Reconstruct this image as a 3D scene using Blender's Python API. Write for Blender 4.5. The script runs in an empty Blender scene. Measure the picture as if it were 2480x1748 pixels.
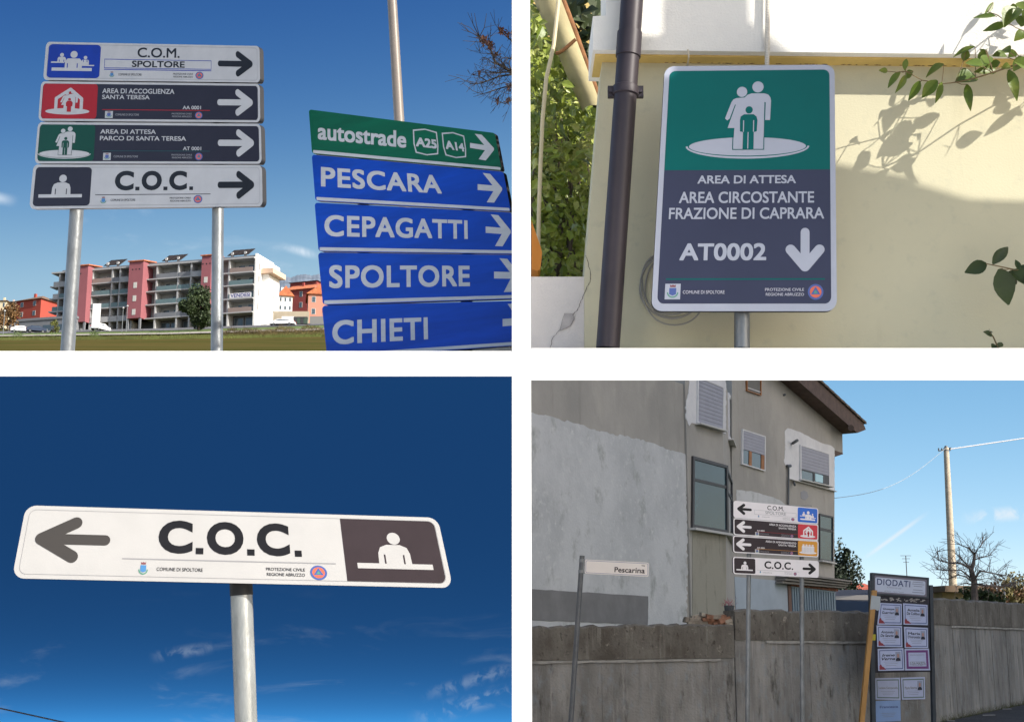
import bpy, bmesh, math, random
from mathutils import Vector, Matrix, noise
random.seed(7)
scene = bpy.context.scene
COL = scene.collection
V = Vector
# ------------------------------------------------------------------ camera
FPX, CX, CY, HOR = 3240.0, 1240.0, 874.0, 1534.0      # focal length and centre in photograph pixels, row of the horizon
EYE = V((0, 0, 1.6))
TH = math.atan((HOR - CY) / FPX)
cam = bpy.data.cameras.new('camera'); camo = bpy.data.objects.new('camera', cam); COL.objects.link(camo)
cam.sensor_width = 36.0; cam.lens = 36.0 * FPX / 2480.0; cam.clip_start = 0.05; cam.clip_end = 20000
camo.location = EYE; camo.rotation_euler = (math.pi / 2 + TH, 0, 0); scene.camera = camo
scene.render.resolution_x, scene.render.resolution_y = 1024, 721
# ------------------------------------------------------------------ sky, sun, exposure
SUN_AZ, SUN_EL = math.radians(122.0), math.radians(34.0)          # azimuth clockwise from +Y
SDIR = V((math.sin(SUN_AZ) * math.cos(SUN_EL), math.cos(SUN_AZ) * math.cos(SUN_EL), math.sin(SUN_EL)))
world = bpy.data.worlds.new('World'); scene.world = world; world.use_nodes = True
nt = world.node_tree; nt.nodes.clear()
wo = nt.nodes.new('ShaderNodeOutputWorld'); bg = nt.nodes.new('ShaderNodeBackground'); sk = nt.nodes.new('ShaderNodeTexSky')
sk.sky_type = 'NISHITA'; sk.sun_disc = False; sk.sun_elevation = SUN_EL; sk.sun_rotation = SUN_AZ
sk.air_density = 1.0; sk.dust_density = 2.5; sk.ozone_density = 1.0; sk.altitude = 100
bg.inputs['Strength'].default_value = 0.13
nt.links.new(sk.outputs[0], bg.inputs['Color']); nt.links.new(bg.outputs[0], wo.inputs['Surface'])
sun = bpy.data.lights.new('sun', 'SUN'); sun.energy = 4.2; sun.angle = math.radians(0.45); sun.color = (1.0, 0.94, 0.85)
suno = bpy.data.objects.new('sun', sun); COL.objects.link(suno); suno.rotation_euler = SDIR.to_track_quat('Z', 'Y').to_euler()
suno.location = (20, -20, 40)
vs = scene.view_settings
vs.view_transform = 'Standard'; vs.look = 'None'; vs.gamma = 1.0; vs.use_curve_mapping = False; vs.exposure = 0.75
# ------------------------------------------------------------------ materials
MATS = {}
def lin(c):
    return tuple(((x / 255) / 12.92 if x / 255 <= .04045 else ((x / 255 + .055) / 1.055) ** 2.4) for x in c)
def M(name, col=None, rough=.7, metal=0.0, var=0.0, scale=3.0, bump=0.0, bscale=None, col2=None, spec=.4, stretch=(1, 1, 1), detail=5.0, trans=0.0, lo=.35, hi=.65, coat=0.0):
    """procedural material: two colours mixed by stretched noise, roughness variation and fine bump"""
    if name in MATS: return MATS[name]
    m = bpy.data.materials.new(name); m.use_nodes = True; n = m.node_tree.nodes; l = m.node_tree.links
    b = n['Principled BSDF']; b.inputs['Base Color'].default_value = (*col, 1); b.inputs['Roughness'].default_value = rough
    b.inputs['Metallic'].default_value = metal; b.inputs['Specular IOR Level'].default_value = spec
    if trans: b.inputs['Transmission Weight'].default_value = trans
    if coat: b.inputs['Coat Weight'].default_value = coat
    tc = n.new('ShaderNodeTexCoord'); mp = n.new('ShaderNodeMapping'); mp.inputs['Scale'].default_value = stretch
    l.new(tc.outputs['Object'], mp.inputs['Vector'])
    if var or col2:
        tx = n.new('ShaderNodeTexNoise'); tx.inputs['Scale'].default_value = scale; tx.inputs['Detail'].default_value = detail; tx.inputs['Roughness'].default_value = .62
        l.new(mp.outputs[0], tx.inputs['Vector'])
        r = n.new('ShaderNodeValToRGB'); r.color_ramp.elements[0].position = lo; r.color_ramp.elements[1].position = hi
        c2 = col2 or tuple(max(0, c * (1 - var)) for c in col)
        c1 = col if col2 else tuple(min(1, c * (1 + var)) for c in col)
        r.color_ramp.elements[0].color = (*c2, 1); r.color_ramp.elements[1].color = (*c1, 1)
        l.new(tx.outputs['Fac'], r.inputs['Fac']); l.new(r.outputs[0], b.inputs['Base Color'])
    if bump:
        t2 = n.new('ShaderNodeTexNoise'); t2.inputs['Scale'].default_value = bscale or scale * 6; t2.inputs['Detail'].default_value = 6
        l.new(mp.outputs[0], t2.inputs['Vector'])
        bp = n.new('ShaderNodeBump'); bp.inputs['Strength'].default_value = bump; bp.inputs['Distance'].default_value = .02
        l.new(t2.outputs['Fac'], bp.inputs['Height']); l.new(bp.outputs[0], b.inputs['Normal'])
    MATS[name] = m
    return m
def layered(name, base, layers, rough=.9, bump=.3, bscale=30, spec=.25):
    """base colour plus several noise-masked layers (colour, scale, stretch, lo, hi)"""
    if name in MATS: return MATS[name]
    m = bpy.data.materials.new(name); m.use_nodes = True; n = m.node_tree.nodes; l = m.node_tree.links
    b = n['Principled BSDF']; b.inputs['Roughness'].default_value = rough; b.inputs['Specular IOR Level'].default_value = spec
    tc = n.new('ShaderNodeTexCoord'); prev = None
    for (c, sc, st, lo, hi) in layers:
        mp = n.new('ShaderNodeMapping'); mp.inputs['Scale'].default_value = st; mp.inputs['Location'].default_value = (sc * 1.7, sc, 3.1)
        l.new(tc.outputs['Object'], mp.inputs['Vector'])
        t = n.new('ShaderNodeTexNoise'); t.inputs['Scale'].default_value = sc; t.inputs['Detail'].default_value = 7; t.inputs['Roughness'].default_value = .65
        l.new(mp.outputs[0], t.inputs['Vector'])
        mr = n.new('ShaderNodeMapRange'); mr.inputs['From Min'].default_value = lo; mr.inputs['From Max'].default_value = hi
        l.new(t.outputs['Fac'], mr.inputs['Value'])
        mx = n.new('ShaderNodeMix'); mx.data_type = 'RGBA'
        l.new(mr.outputs[0], mx.inputs['Factor'])
        if prev is None: mx.inputs['A'].default_value = (*base, 1)
        else: l.new(prev, mx.inputs['A'])
        mx.inputs['B'].default_value = (*c, 1); prev = mx.outputs['Result']
    l.new(prev, b.inputs['Base Color'])
    t2 = n.new('ShaderNodeTexNoise'); t2.inputs['Scale'].default_value = bscale; t2.inputs['Detail'].default_value = 8
    l.new(tc.outputs['Object'], t2.inputs['Vector'])
    bp = n.new('ShaderNodeBump'); bp.inputs['Strength'].default_value = bump; bp.inputs['Distance'].default_value = .02
    l.new(t2.outputs['Fac'], bp.inputs['Height']); l.new(bp.outputs[0], b.inputs['Normal'])
    MATS[name] = m
    return m
white_paint = M('white_board_paint', (.88, .88, .88), .6, var=.015, scale=2, bump=.02)
film_w = M('reflective_film_white', (.43, .425, .418), .34, var=.03, scale=9, bump=.03, bscale=260, spec=.5)
film_g = M('reflective_film_greyed', (.47, .465, .465), .4, var=.04, scale=9, bump=.03, bscale=260)
ink = M('black_film', (.012, .012, .015), .4, var=.15, scale=12, spec=.2)
char = M('charcoal_film', (.036, .026, .030), .45, var=.08, scale=10, spec=.2)
charb = M('slate_film', (.020, .018, .030), .45, var=.06, scale=10, spec=.2)
blue_f = M('blue_film', (.003, .03, .30), .4, var=.08, scale=8, spec=.2)
skyblue_f = M('bright_blue_film', (.0, .12, .55), .35, var=.05)
red_f = M('red_film', (.36, .008, .012), .4, var=.06, spec=.2)
green_f = M('green_film', (.0, .055, .03), .4, var=.06, spec=.2)
teal_f = M('teal_film', (.0, .105, .10), .4, var=.04, spec=.15)
amber_f = M('amber_film', (.62, .27, .02), .4, var=.05)
road_blue = M('road_sign_blue_film', (.002, .055, .41), .3, var=.16, scale=1.6, stretch=(1, 1, 9), spec=.25)
road_green = M('road_sign_green_film', (.0, .105, .05), .3, var=.14, scale=1.6, stretch=(1, 1, 9), spec=.25)
sign_edge = M('dark_sign_edge', (.02, .02, .022), .5, var=.2)
rule_g = M('grey_rule', (.25, .25, .26), .5)
emb_o = M('emblem_orange', (.6, .13, .07), .5); emb_b = M('emblem_blue', (.06, .1, .3), .5); emb_g = M('emblem_green', (.08, .25, .18), .5)
galv = M('galvanised_steel', (.19, .20, .205), .4, .5, var=.22, scale=14, stretch=(1, 1, .35), bump=.12, bscale=60)
galv_d = M('dark_grey_painted_steel', (.10, .105, .11), .5, .4, var=.15, scale=10, bump=.05)
rubber = M('black_rubber', (.015, .015, .015), .6)
glass = M('window_glass', (.05, .075, .095), .08, 0, spec=.8)
glass_t = M('teal_window_glass', (.02, .05, .065), .1, 0, var=.3, scale=.5, spec=.55)
tyre = M('tyre', (.012, .012, .012), .8)
# ------------------------------------------------------------------ geometry helpers
def ray(px, py):
    c, s = math.cos(TH), math.sin(TH)
    return V((px - CX, FPX * c - (CY - py) * s, FPX * s + (CY - py) * c))
def at(px, py, Y):
    d = ray(px, py); return EYE + d * (Y / d.y)
def origin_of(o):
    while o.parent: o = o.parent
    return o.location
def mesh(name, vw, faces, mats, parent=None, smooth=False, origin=None, midx=None):
    """ONE mesh object from world-space vertices; parts share their thing's origin"""
    O = origin_of(parent) if parent else (origin if origin is not None else V((sum(v[0] for v in vw) / len(vw), sum(v[1] for v in vw) / len(vw), min(v[2] for v in vw))))
    me = bpy.data.meshes.new(name); me.from_pydata([tuple(V(v) - O) for v in vw], [], faces)
    if not isinstance(mats, (list, tuple)): mats = [mats]
    for m in mats: me.materials.append(m)
    if midx: me.polygons.foreach_set('material_index', midx)
    if smooth: me.polygons.foreach_set('use_smooth', [True] * len(me.polygons))
    me.update()
    o = bpy.data.objects.new(name, me); COL.objects.link(o)
    if parent: o.parent = parent
    else: o.location = O
    return o
def thing(name, label, cat, loc, group=None):
    o = bpy.data.objects.new(name, None); COL.objects.link(o); o.location = loc; o.empty_display_size = .1
    o['label'] = label; o['category'] = cat
    if group: o['group'] = group
    return o
def tag(o, label, cat, group=None):
    o['label'] = label; o['category'] = cat
    if group: o['group'] = group
    return o
def struct(o): o['kind'] = 'structure'; return o
def stuff(o): o['kind'] = 'stuff'; return o
class G:
    """geometry collector"""
    def __init__(s): s.v = []; s.f = []
    def add(s, vs, fs):
        k = len(s.v); s.v += [V(x) for x in vs]; s.f += [tuple(i + k for i in f) for f in fs]; return s
    def hexa(s, p):      # 8 points: bottom ring 0-3, top ring 4-7
        return s.add(p, [(3, 2, 1, 0), (4, 5, 6, 7), (0, 1, 5, 4), (1, 2, 6, 5), (2, 3, 7, 6), (3, 0, 4, 7)])
    def box(s, a, b):
        x0, y0, z0 = a; x1, y1, z1 = b
        return s.hexa([(x0, y0, z0), (x1, y0, z0), (x1, y1, z0), (x0, y1, z0), (x0, y0, z1), (x1, y0, z1), (x1, y1, z1), (x0, y1, z1)])
    def tube(s, pts, radii, n=10, cap=True):
        pts = [V(p) for p in pts]
        if not isinstance(radii, (list, tuple)): radii = [radii] * len(pts)
        k = len(s.v); ref = None
        for i, p in enumerate(pts):
            d = (pts[min(i + 1, len(pts) - 1)] - pts[max(i - 1, 0)]).normalized()
            if ref is None: ref = d.orthogonal().normalized()
            u = (ref - d * ref.dot(d));
            if u.length < 1e-6: u = d.orthogonal()
            u.normalize(); ref = u; w = d.cross(u)
            for j in range(n):
                a = 2 * math.pi * j / n; s.v.append(p + (u * math.cos(a) + w * math.sin(a)) * radii[i])
        for i in range(len(pts) - 1):
            for j in range(n):
                a = k + i * n + j; b = k + i * n + (j + 1) % n; s.f.append((a, b, b + n, a + n))
        if cap: s.f.append(tuple(k + j for j in reversed(range(n)))); s.f.append(tuple(k + (len(pts) - 1) * n + j for j in range(n)))
        return s
    def prism(s, loop, vec):
        n = len(loop); k = len(s.v); s.v += [V(p) for p in loop] + [V(p) + vec for p in loop]
        s.f.append(tuple(k + i for i in range(n))); s.f.append(tuple(k + n + i for i in reversed(range(n))))
        for i in range(n): j = (i + 1) % n; s.f.append((k + i, k + n + i, k + n + j, k + j))
        return s
    def obj(s, name, mat, parent=None, smooth=False, **k): return mesh(name, s.v, s.f, mat, parent, smooth, **k)
def smooth_angle(o, deg=40):
    me = o.data; me.polygons.foreach_set('use_smooth', [True] * len(me.polygons))
    bm = bmesh.new(); bm.from_mesh(me)
    for e in bm.edges:
        if len(e.link_faces) == 2 and e.calc_face_angle(0) > math.radians(deg): e.smooth = False
    bm.to_mesh(me); bm.free()
    return o
class Plane:
    """upright plane through p0; yaw turns its outward normal from -Y (positive: faces right)"""
    def __init__(s, p0, yaw=0.0, tilt=0.0):
        s.p0 = V(p0); a = math.radians(yaw); t = math.radians(tilt)
        h = V((math.sin(a), -math.cos(a), 0)); s.e1 = V((math.cos(a), math.sin(a), 0))
        s.n = (h * math.cos(t) + V((0, 0, 1)) * math.sin(t)).normalized(); s.e2 = s.n.cross(s.e1).normalized()
        if s.e2.z < 0: s.e2 = -s.e2
    def hit(s, px, py, d=0.0):
        r = ray(px, py); q = s.p0 + s.n * d
        return EYE + r * ((q - EYE).dot(s.n) / r.dot(s.n))
    def sz(s, px, py):
        w = s.hit(px, py) - s.p0; return w.dot(s.e1), w.dot(s.e2)
    def pt(s, a, b, d=0.0): return s.p0 + s.e1 * a + s.e2 * b + s.n * d
    def rect(s, x0, y0, x1, y1):
        ym, xm = (y0 + y1) / 2, (x0 + x1) / 2
        return s.sz(x0, ym)[0], s.sz(x1, ym)[0], s.sz(xm, y1)[1], s.sz(xm, y0)[1]
    def boxsz(s, g, s0, s1, z0, z1, d0, d1):
        return g.hexa([s.pt(s0, z0, d1), s.pt(s1, z0, d1), s.pt(s1, z0, d0), s.pt(s0, z0, d0), s.pt(s0, z1, d1), s.pt(s1, z1, d1), s.pt(s1, z1, d0), s.pt(s0, z1, d0)])
    def boxpx(s, g, x0, y0, x1, y1, d0, d1):
        return s.boxsz(g, *s.rect(x0, y0, x1, y1), d0, d1)
    def poly(s, g, pts, d0, d1):
        """extruded outline given in photograph pixels, lying on this plane"""
        return g.prism([s.hit(x, y) + s.n * d1 for x, y in pts], s.n * (d0 - d1))
class Z:
    """pixel frame of an enlarged view of the photograph"""
    def __init__(s, ox, oy, k): s.ox, s.oy, s.k = ox, oy, k
    def __call__(s, x, y): return (s.ox + x / s.k, s.oy + y / s.k)
def homography(src, dst):
    A = []; B = []
    for (x, y), (X, Y) in zip(src, dst):
        A.append([x, y, 1, 0, 0, 0, -X * x, -X * y]); B.append(X); A.append([0, 0, 0, x, y, 1, -Y * x, -Y * y]); B.append(Y)
    n = 8; Mx = [A[i] + [B[i]] for i in range(n)]
    for i in range(n):
        p = max(range(i, n), key=lambda r: abs(Mx[r][i])); Mx[i], Mx[p] = Mx[p], Mx[i]
        for r in range(n):
            if r != i:
                f = Mx[r][i] / Mx[i][i]; Mx[r] = [a - f * b for a, b in zip(Mx[r], Mx[i])]
    h = [Mx[i][n] / Mx[i][i] for i in range(n)] + [1]
    return lambda x, y: ((h[0] * x + h[1] * y + h[2]) / (h[6] * x + h[7] * y + 1), (h[3] * x + h[4] * y + h[5]) / (h[6] * x + h[7] * y + 1))
UNIT = [(0, 0), (1, 0), (1, 1), (0, 1)]
_text_cache = {}
def text_mesh(body, bold, spacing=1.0, shear=0.0):
    key = (body, bold, spacing, shear)
    if key not in _text_cache:
        cu = bpy.data.curves.new('text', 'FONT'); cu.body = body; cu.offset = bold; cu.resolution_u = 5; cu.space_character = spacing; cu.shear = shear; cu.fill_mode = 'FRONT'
        o = bpy.data.objects.new('text', cu)
        me = bpy.data.meshes.new_from_object(o)
        vs = [(v.co.x, v.co.y) for v in me.vertices]; fs = [tuple(p.vertices) for p in me.polygons]
        bpy.data.objects.remove(o); bpy.data.curves.remove(cu); bpy.data.meshes.remove(me)
        x0 = min(v[0] for v in vs); x1 = max(v[0] for v in vs); y0 = min(v[1] for v in vs); y1 = max(v[1] for v in vs)
        _text_cache[key] = ([((x - x0) / (x1 - x0), (y1 - y) / (y1 - y0)) for x, y in vs], fs, x1 - x0)
    return _text_cache[key]
def circle(cx, cy, rx, ry=None, n=28): ry = ry or rx; return [(cx + rx * math.cos(2 * math.pi * i / n), cy + ry * math.sin(2 * math.pi * i / n)) for i in range(n)]
def rrect(x0, y0, x1, y1, rx, ry, n=6):
    pts = []
    for cx, cy, a0 in ((x1 - rx, y0 + ry, -90), (x1 - rx, y1 - ry, 0), (x0 + rx, y1 - ry, 90), (x0 + rx, y0 + ry, 180)):
        for i in range(n + 1): a = math.radians(a0 + 90 * i / n); pts.append((cx + rx * math.cos(a), cy + ry * math.sin(a)))
    return pts
def capsule(x0, y0, x1, y1, r, n=8):
    a = math.atan2(y1 - y0, x1 - x0); pts = []
    for i in range(n + 1): t = a + math.pi / 2 + math.pi * i / n; pts.append((x0 + r * math.cos(t), y0 + r * math.sin(t)))
    for i in range(n + 1): t = a - math.pi / 2 + math.pi * i / n; pts.append((x1 + r * math.cos(t), y1 + r * math.sin(t)))
    return pts
OFFK = .22        # print lies a fraction of a millimetre on the plate
class Panel:
    """a sign plate on a plane: corners in photograph pixels (TL TR BR BL); artwork in unit coordinates (u right, v down)"""
    def __init__(s, thing_, plane, corners, name='sign_panel', thick=.03, radius=.14, face=None, edge=None, label=None):
        s.pl = plane; s.c = corners; s.h = homography(UNIT, corners); s.hi = homography(corners, UNIT)
        w = (s.P(1, .5) - s.P(0, .5)).length; h = (s.P(.5, 1) - s.P(.5, 0)).length; s.asp = w / h; s.ht = h
        lp = [s.P(u, v) for u, v in rrect(0, 0, 1, 1, radius / s.asp, radius)]
        n = len(lp); vs = lp + [p - plane.n * thick for p in lp]
        fs = [tuple(range(n)), tuple(reversed(range(n, 2 * n)))] + [(i, n + i, n + (i + 1) % n, (i + 1) % n) for i in range(n)]
        s.o = mesh(name, vs, fs, [face or film_w, edge or sign_edge], thing_, midx=[0] + [1] * (n + 1))
        if label: s.o['label'] = label
        s.lay = 0
    def P(s, u, v, off=0.0):
        x, y = s.h(u, v); return s.pl.hit(x, y) + s.pl.n * (off * OFFK)
    def uv(s, z, x, y): return s.hi(*z(x, y))
    def uvrect(s, z, x0, y0, x1, y1):
        ym, xm = (y0 + y1) / 2, (x0 + x1) / 2
        return s.uv(z, x0, ym)[0], s.uv(z, xm, y0)[1], s.uv(z, x1, ym)[0], s.uv(z, xm, y1)[1]
    def loops(s, name, loops, mat, off=.002):
        g = G(); e = max(.00025, s.ht * .0006)
        for i, lp in enumerate(loops):
            a = sum(lp[k][0] * lp[(k + 1) % len(lp)][1] - lp[(k + 1) % len(lp)][0] * lp[k][1] for k in range(len(lp)))
            if a > 0: lp = lp[::-1]
            g.add([s.P(u, v, off + i * e) for u, v in lp], [tuple(range(len(lp)))])
        return g.obj(name, mat, s.o)
    def text(s, body, rect, mat=None, bold=.012, off=.003, name='lettering', spacing=1.0, quad=None, z=None, shear=0.0, outline=False):
        vs, fs, wd = text_mesh(body, bold if outline else 0.0, spacing, shear); e = max(.0001, s.ht * .00025)
        hq = homography(UNIT, [z(*q) for q in quad]) if quad else None
        b = 0 if outline else bold * 1.25; bx, by = b / wd, b / .72; cps = [(0, 0)] + ([(-bx, -by), (bx, -by), (bx, by), (-bx, by), (-bx, 0), (bx, 0), (0, by), (0, -by)] if bold >= .004 and not outline else [])
        W = []; F_ = []; sx, sy = 1 + 2 * bx, 1 + 2 * by
        for i, (dx, dy) in enumerate(cps):
            k = len(W); o_ = off + i * e
            for x, y in vs:
                x, y = (x + dx + bx) / sx, (y + dy + by) / sy
                if quad: W.append(s.pl.hit(*hq(x, y)) + s.pl.n * (o_ * OFFK))
                else: u0, v0, u1, v1 = rect; W.append(s.P(u0 + (u1 - u0) * x, v0 + (v1 - v0) * y, o_))
            F_ += [tuple(q + k for q in f) for f in fs]
        return mesh(name, W, F_, mat or ink, s.o)
    def coc(s, rect=None, mat=None, quad=None, z=None, bold=.045, off=.003):
        """the big C.O.C. with square stops"""
        if quad:
            a = [s.hi(*z(*q)) for q in quad]; hq = homography(UNIT, a)
        else:
            u0, v0, u1, v1 = rect; hq = lambda x, y: (u0 + (u1 - u0) * x, v0 + (v1 - v0) * y)
        inv = lambda x, y: s.h(*hq(x, y))
        for ch, x0, x1 in (('C', 0, .2376), ('O', .336, .594), ('C', .688, .919)):
            s.text(ch, None, mat, bold, off, quad=[(x0, 0), (x1, 0), (x1, 1), (x0, 1)], z=inv, outline=True)
        for x0, x1 in ((.260, .313), (.617, .669), (.951, 1.0)): s.loops('full_stop', [[hq(*q) for q in ((x0, .815), (x1, .815), (x1, 1), (x0, 1))]], mat or ink, off)
    def strip(s, name, rect, mat, off=.002): u0, v0, u1, v1 = rect; return s.loops(name, [[(u0, v0), (u1, v0), (u1, v1), (u0, v1)]], mat, off)
    def ring(s, name, r, w, mat, off=.002, rad=.1, inset=None):
        u0, v0, u1, v1 = r; wx = w / s.asp
        a = rrect(u0, v0, u1, v1, rad / s.asp, rad); b = rrect(u0 + wx, v0 + w, u1 - wx, v1 - w, max(.002, rad / s.asp - wx), max(.002, rad - w)); n = len(a)
        g = G().add([s.P(*p, off) for p in a] + [s.P(*p, off) for p in b], [(i, n + i, n + (i + 1) % n, (i + 1) % n) for i in range(n)])
        return g.obj(name, mat, s.o)
    def mapper(s, box, loc):
        u0, v0, u1, v1 = box; a, b, c, d = loc
        return lambda L: [(u0 + (x - a) / (c - a) * (u1 - u0), v0 + (y - b) / (d - b) * (v1 - v0)) for x, y in L]
    def arrow(s, rect, mat, direction='right', off=.003, barb=.36):
        """rounded arrow: shaft and two barbs"""
        d = {'right': lambda x, y: (x, y), 'left': lambda x, y: (1 - x, y), 'down': lambda x, y: (y, x)}[direction]
        u0, v0, u1, v1 = rect
        W = (u1 - u0) * s.asp; H = v1 - v0
        if direction == 'down': W, H = H, W
        r = .115 * H
        def L(lp): return [(lambda q: (u0 + q[0] * (u1 - u0), v0 + q[1] * (v1 - v0)))(d(x / W, y / H)) for x, y in lp]
        cy = H / 2; tip = W - r * 1.3; bx = tip - barb * W
        lps = [capsule(r, cy, tip - r * .5, cy, r), capsule(bx, r * 1.1, tip, cy, r * 1.14), capsule(bx, H - r * 1.1, tip, cy, r * 1.14)]
        return s.loops('arrow', [L(x) for x in lps], mat, off)
def lowlines(p, z, crest, com, pc, emb, tm, plate=True, two=None):
    """the foot of every emergency sign: town crest, two lines of small print, round civil protection emblem"""
    c = p.uvrect(z, *crest)
    m = p.mapper(c, (0, 0, 100, 130))
    if plate: p.loops('crest_plate', [m([(-12, -8), (112, -8), (112, 138), (-12, 138)])], film_w, .0025)
    p.loops('crest', [m([(25, 0), (38, 8), (50, 0), (62, 8), (75, 0), (72, 24), (28, 24)])], M('crest_crown', (.2, .06, .07), .6), .0032)
    p.loops('crest_shield', [m([(22, 32), (78, 32), (78, 90), (50, 104), (22, 90)])], emb_b if plate else M('crest_blue', (.06, .2, .42), .5), .0034)
    wr = [(50 + 46 * math.cos(a), 74 + 50 * math.sin(a)) for a in [math.radians(t) for t in range(0, 181, 15)]] + [(50 + 36 * math.cos(a), 72 + 40 * math.sin(a)) for a in [math.radians(t) for t in range(180, -1, -15)]]
    p.loops('crest_wreath', [m(wr)], emb_g, .0036)
    p.text('COMUNE DI SPOLTORE', p.uvrect(z, *com), tm, .004)
    x0, y0, x1, y1 = pc; ym = (y0 + y1) / 2; gp = (y1 - y0) * .13
    p.text('PROTEZIONE CIVILE', p.uvrect(z, x0, y0, x1, ym - gp), tm, .004)
    p.text('REGIONE ABRUZZO', p.uvrect(z, x0 + (x1 - x0) * .02, ym + gp, x1, y1), tm, .004)
    e = p.uvrect(z, *emb); m = p.mapper(e, (0, 0, 100, 100))
    p.loops('emblem', [m(circle(50, 50, 50))], emb_b, .0025)
    p.loops('emblem_disc', [m(circle(50, 50, 37))], emb_o, .0032)
    p.loops('emblem_triangle', [m([(50, 16), (80, 66), (20, 66)])], emb_b, .0038)
    p.loops('emblem_centre', [m([(50, 36), (64, 60), (36, 60)])], emb_g, .0044)
def pic_coc(p, box, mat, bgm, off=.003):
    m = p.mapper(box, (130, 1262, 515, 1467))
    p.loops('pictogram', [m(l) for l in (circle(335, 1297, 34), [(242, 1440), (245, 1380), (258, 1348), (292, 1333), (362, 1333), (396, 1348), (408, 1380), (411, 1440)], [(130, 1437), (515, 1437), (515, 1466), (130, 1466)])], mat, off)
    for l in ([(272, 1388), (280, 1388), (280, 1438), (272, 1438)], [(370, 1388), (378, 1388), (378, 1438), (370, 1438)]): p.loops('pictogram_line', [m(l)], bgm, off + .0016)
def pic_com(p, box, mat, bgm, off=.003):
    m = p.mapper(box, (235, 160, 622, 340))
    def per(cx, hy, r, bw, ty, by): return [circle(cx, hy, r), [(cx - bw, by), (cx - bw * .97, ty + r * .8), (cx - bw * .7, ty), (cx + bw * .7, ty), (cx + bw * .97, ty + r * .8), (cx + bw, by)]]
    lps = per(435, 192, 32, 77, 228, 320) + [[(245, 312), (602, 312), (602, 340), (245, 340)]] + per(328, 198, 18, 38, 216, 264) + [[(235, 258), (352, 258), (352, 270), (235, 270)]] + per(540, 219, 16, 33, 238, 290) + [[(508, 284), (622, 284), (622, 295), (508, 295)]]
    p.loops('pictogram', [m(l) for l in lps], mat, off)
    p.loops('pictogram_lines', [m([(x - 4, 272), (x + 4, 272), (x + 4, 312), (x - 4, 312)]) for x in (382, 470)] + [m([(x - 3, 240), (x + 3, 240), (x + 3, 260), (x - 3, 260)]) for x in (308, 348, 524, 556)], bgm, off + .0022)
FAM = (465, 265, 1795, 1105)
def fam_loops(disc=True):
    a = []
    if disc:
        a.append(circle(1130, 970, 630, 98, 40))
        o = [(1130 - 665 * math.cos(t), 968 + 132 * math.sin(t)) for t in [math.pi * i / 30 for i in range(31)]]
        i_ = [(1130 - 645 * math.cos(t), 966 + 112 * math.sin(t)) for t in [math.pi * i / 30 for i in range(30, -1, -1)]]
        a.append(o + i_)
    body = [(1000, 445), (1088, 440), (1120, 410), (1165, 395), (1300, 395), (1345, 408), (1370, 440), (1378, 480), (1370, 688), (1316, 688), (1320, 495), (1306, 490), (1303, 1000), (975, 1000), (985, 772), (912, 772), (993, 520), (985, 515), (930, 670), (905, 690), (880, 668), (945, 490), (965, 460)]
    return a + [circle(1232, 323, 62), circle(1058, 377, 57), body]
def pic_fam(p, box, mat, bgm, off=.003, disc=True):
    m = p.mapper(box, FAM)
    p.loops('pictogram', [m(l) for l in fam_loops(disc)], mat, off)
    ch = [(1043, 690), (1050, 650), (1085, 625), (1190, 625), (1222, 650), (1234, 690), (1228, 810), (1196, 818), (1196, 1000), (1078, 1000), (1080, 818), (1046, 810)]
    ln = [[(968, 872), (976, 872), (976, 1006), (968, 1006)], [(1302, 872), (1310, 872), (1310, 1006), (1302, 1006)], [(968, 1000), (1310, 1000), (1310, 1007), (968, 1007)]]
    p.loops('pictogram_child', [m(l) for l in [circle(1140, 577, 40), ch] + ln], bgm, off + .0035)
    p.loops('pictogram_lines', [m([(x - 5, a), (x + 5, a), (x + 5, b), (x - 5, b)]) for x, a, b in ((1083, 690, 815), (1192, 690, 815), (1134, 818, 996))], mat, off + .0055)
def pic_house(p, box, mat, bgm, off=.003):
    m = p.mapper(box, (178, 485, 595, 732))
    st = [capsule(280, 690, 280, 585, 14), capsule(280, 585, 402, 503, 14), capsule(402, 503, 506, 588, 14), capsule(506, 588, 506, 690, 14)]
    p.loops('pictogram', [m(l) for l in [circle(385, 700, 196, 28, 36)] + st], mat, off)
    f = m([(318, 512), (474, 704)]); bx = (f[0][0], f[0][1], f[1][0], f[1][1])
    mm = p.mapper(bx, (880, 265, 1378, 1000))
    p.loops('pictogram_family', [mm(l) for l in fam_loops(False)], mat, off + .003)
    p.loops('pictogram_child', [mm(circle(1140, 577, 42)), mm([(1043, 690), (1085, 625), (1190, 625), (1234, 690), (1228, 810), (1196, 818), (1196, 1000), (1078, 1000), (1080, 818), (1046, 810)])], bgm, off + .005)
def pic_crowd(p, box, mat, bgm, off=.003):
    m = p.mapper(box, (0, 0, 100, 100))
    lps = [circle(50, 86, 50, 13, 30)]
    for i in range(4): x = 24 + 17.5 * i; lps += [circle(x, 12, 6.5, 6.5, 14), [(x - 9.5, 88), (x - 9.5, 26), (x - 6, 20), (x + 6, 20), (x + 9.5, 26), (x + 9.5, 88)]]
    p.loops('pictogram', [m(l) for l in lps], mat, off)
    p.loops('pictogram_lines', [m([(x - .7, 34), (x + .7, 34), (x + .7, 88), (x - .7, 88)]) for x in (20, 28, 37, 45, 55, 63, 72, 80)], bgm, off + .004)
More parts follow.
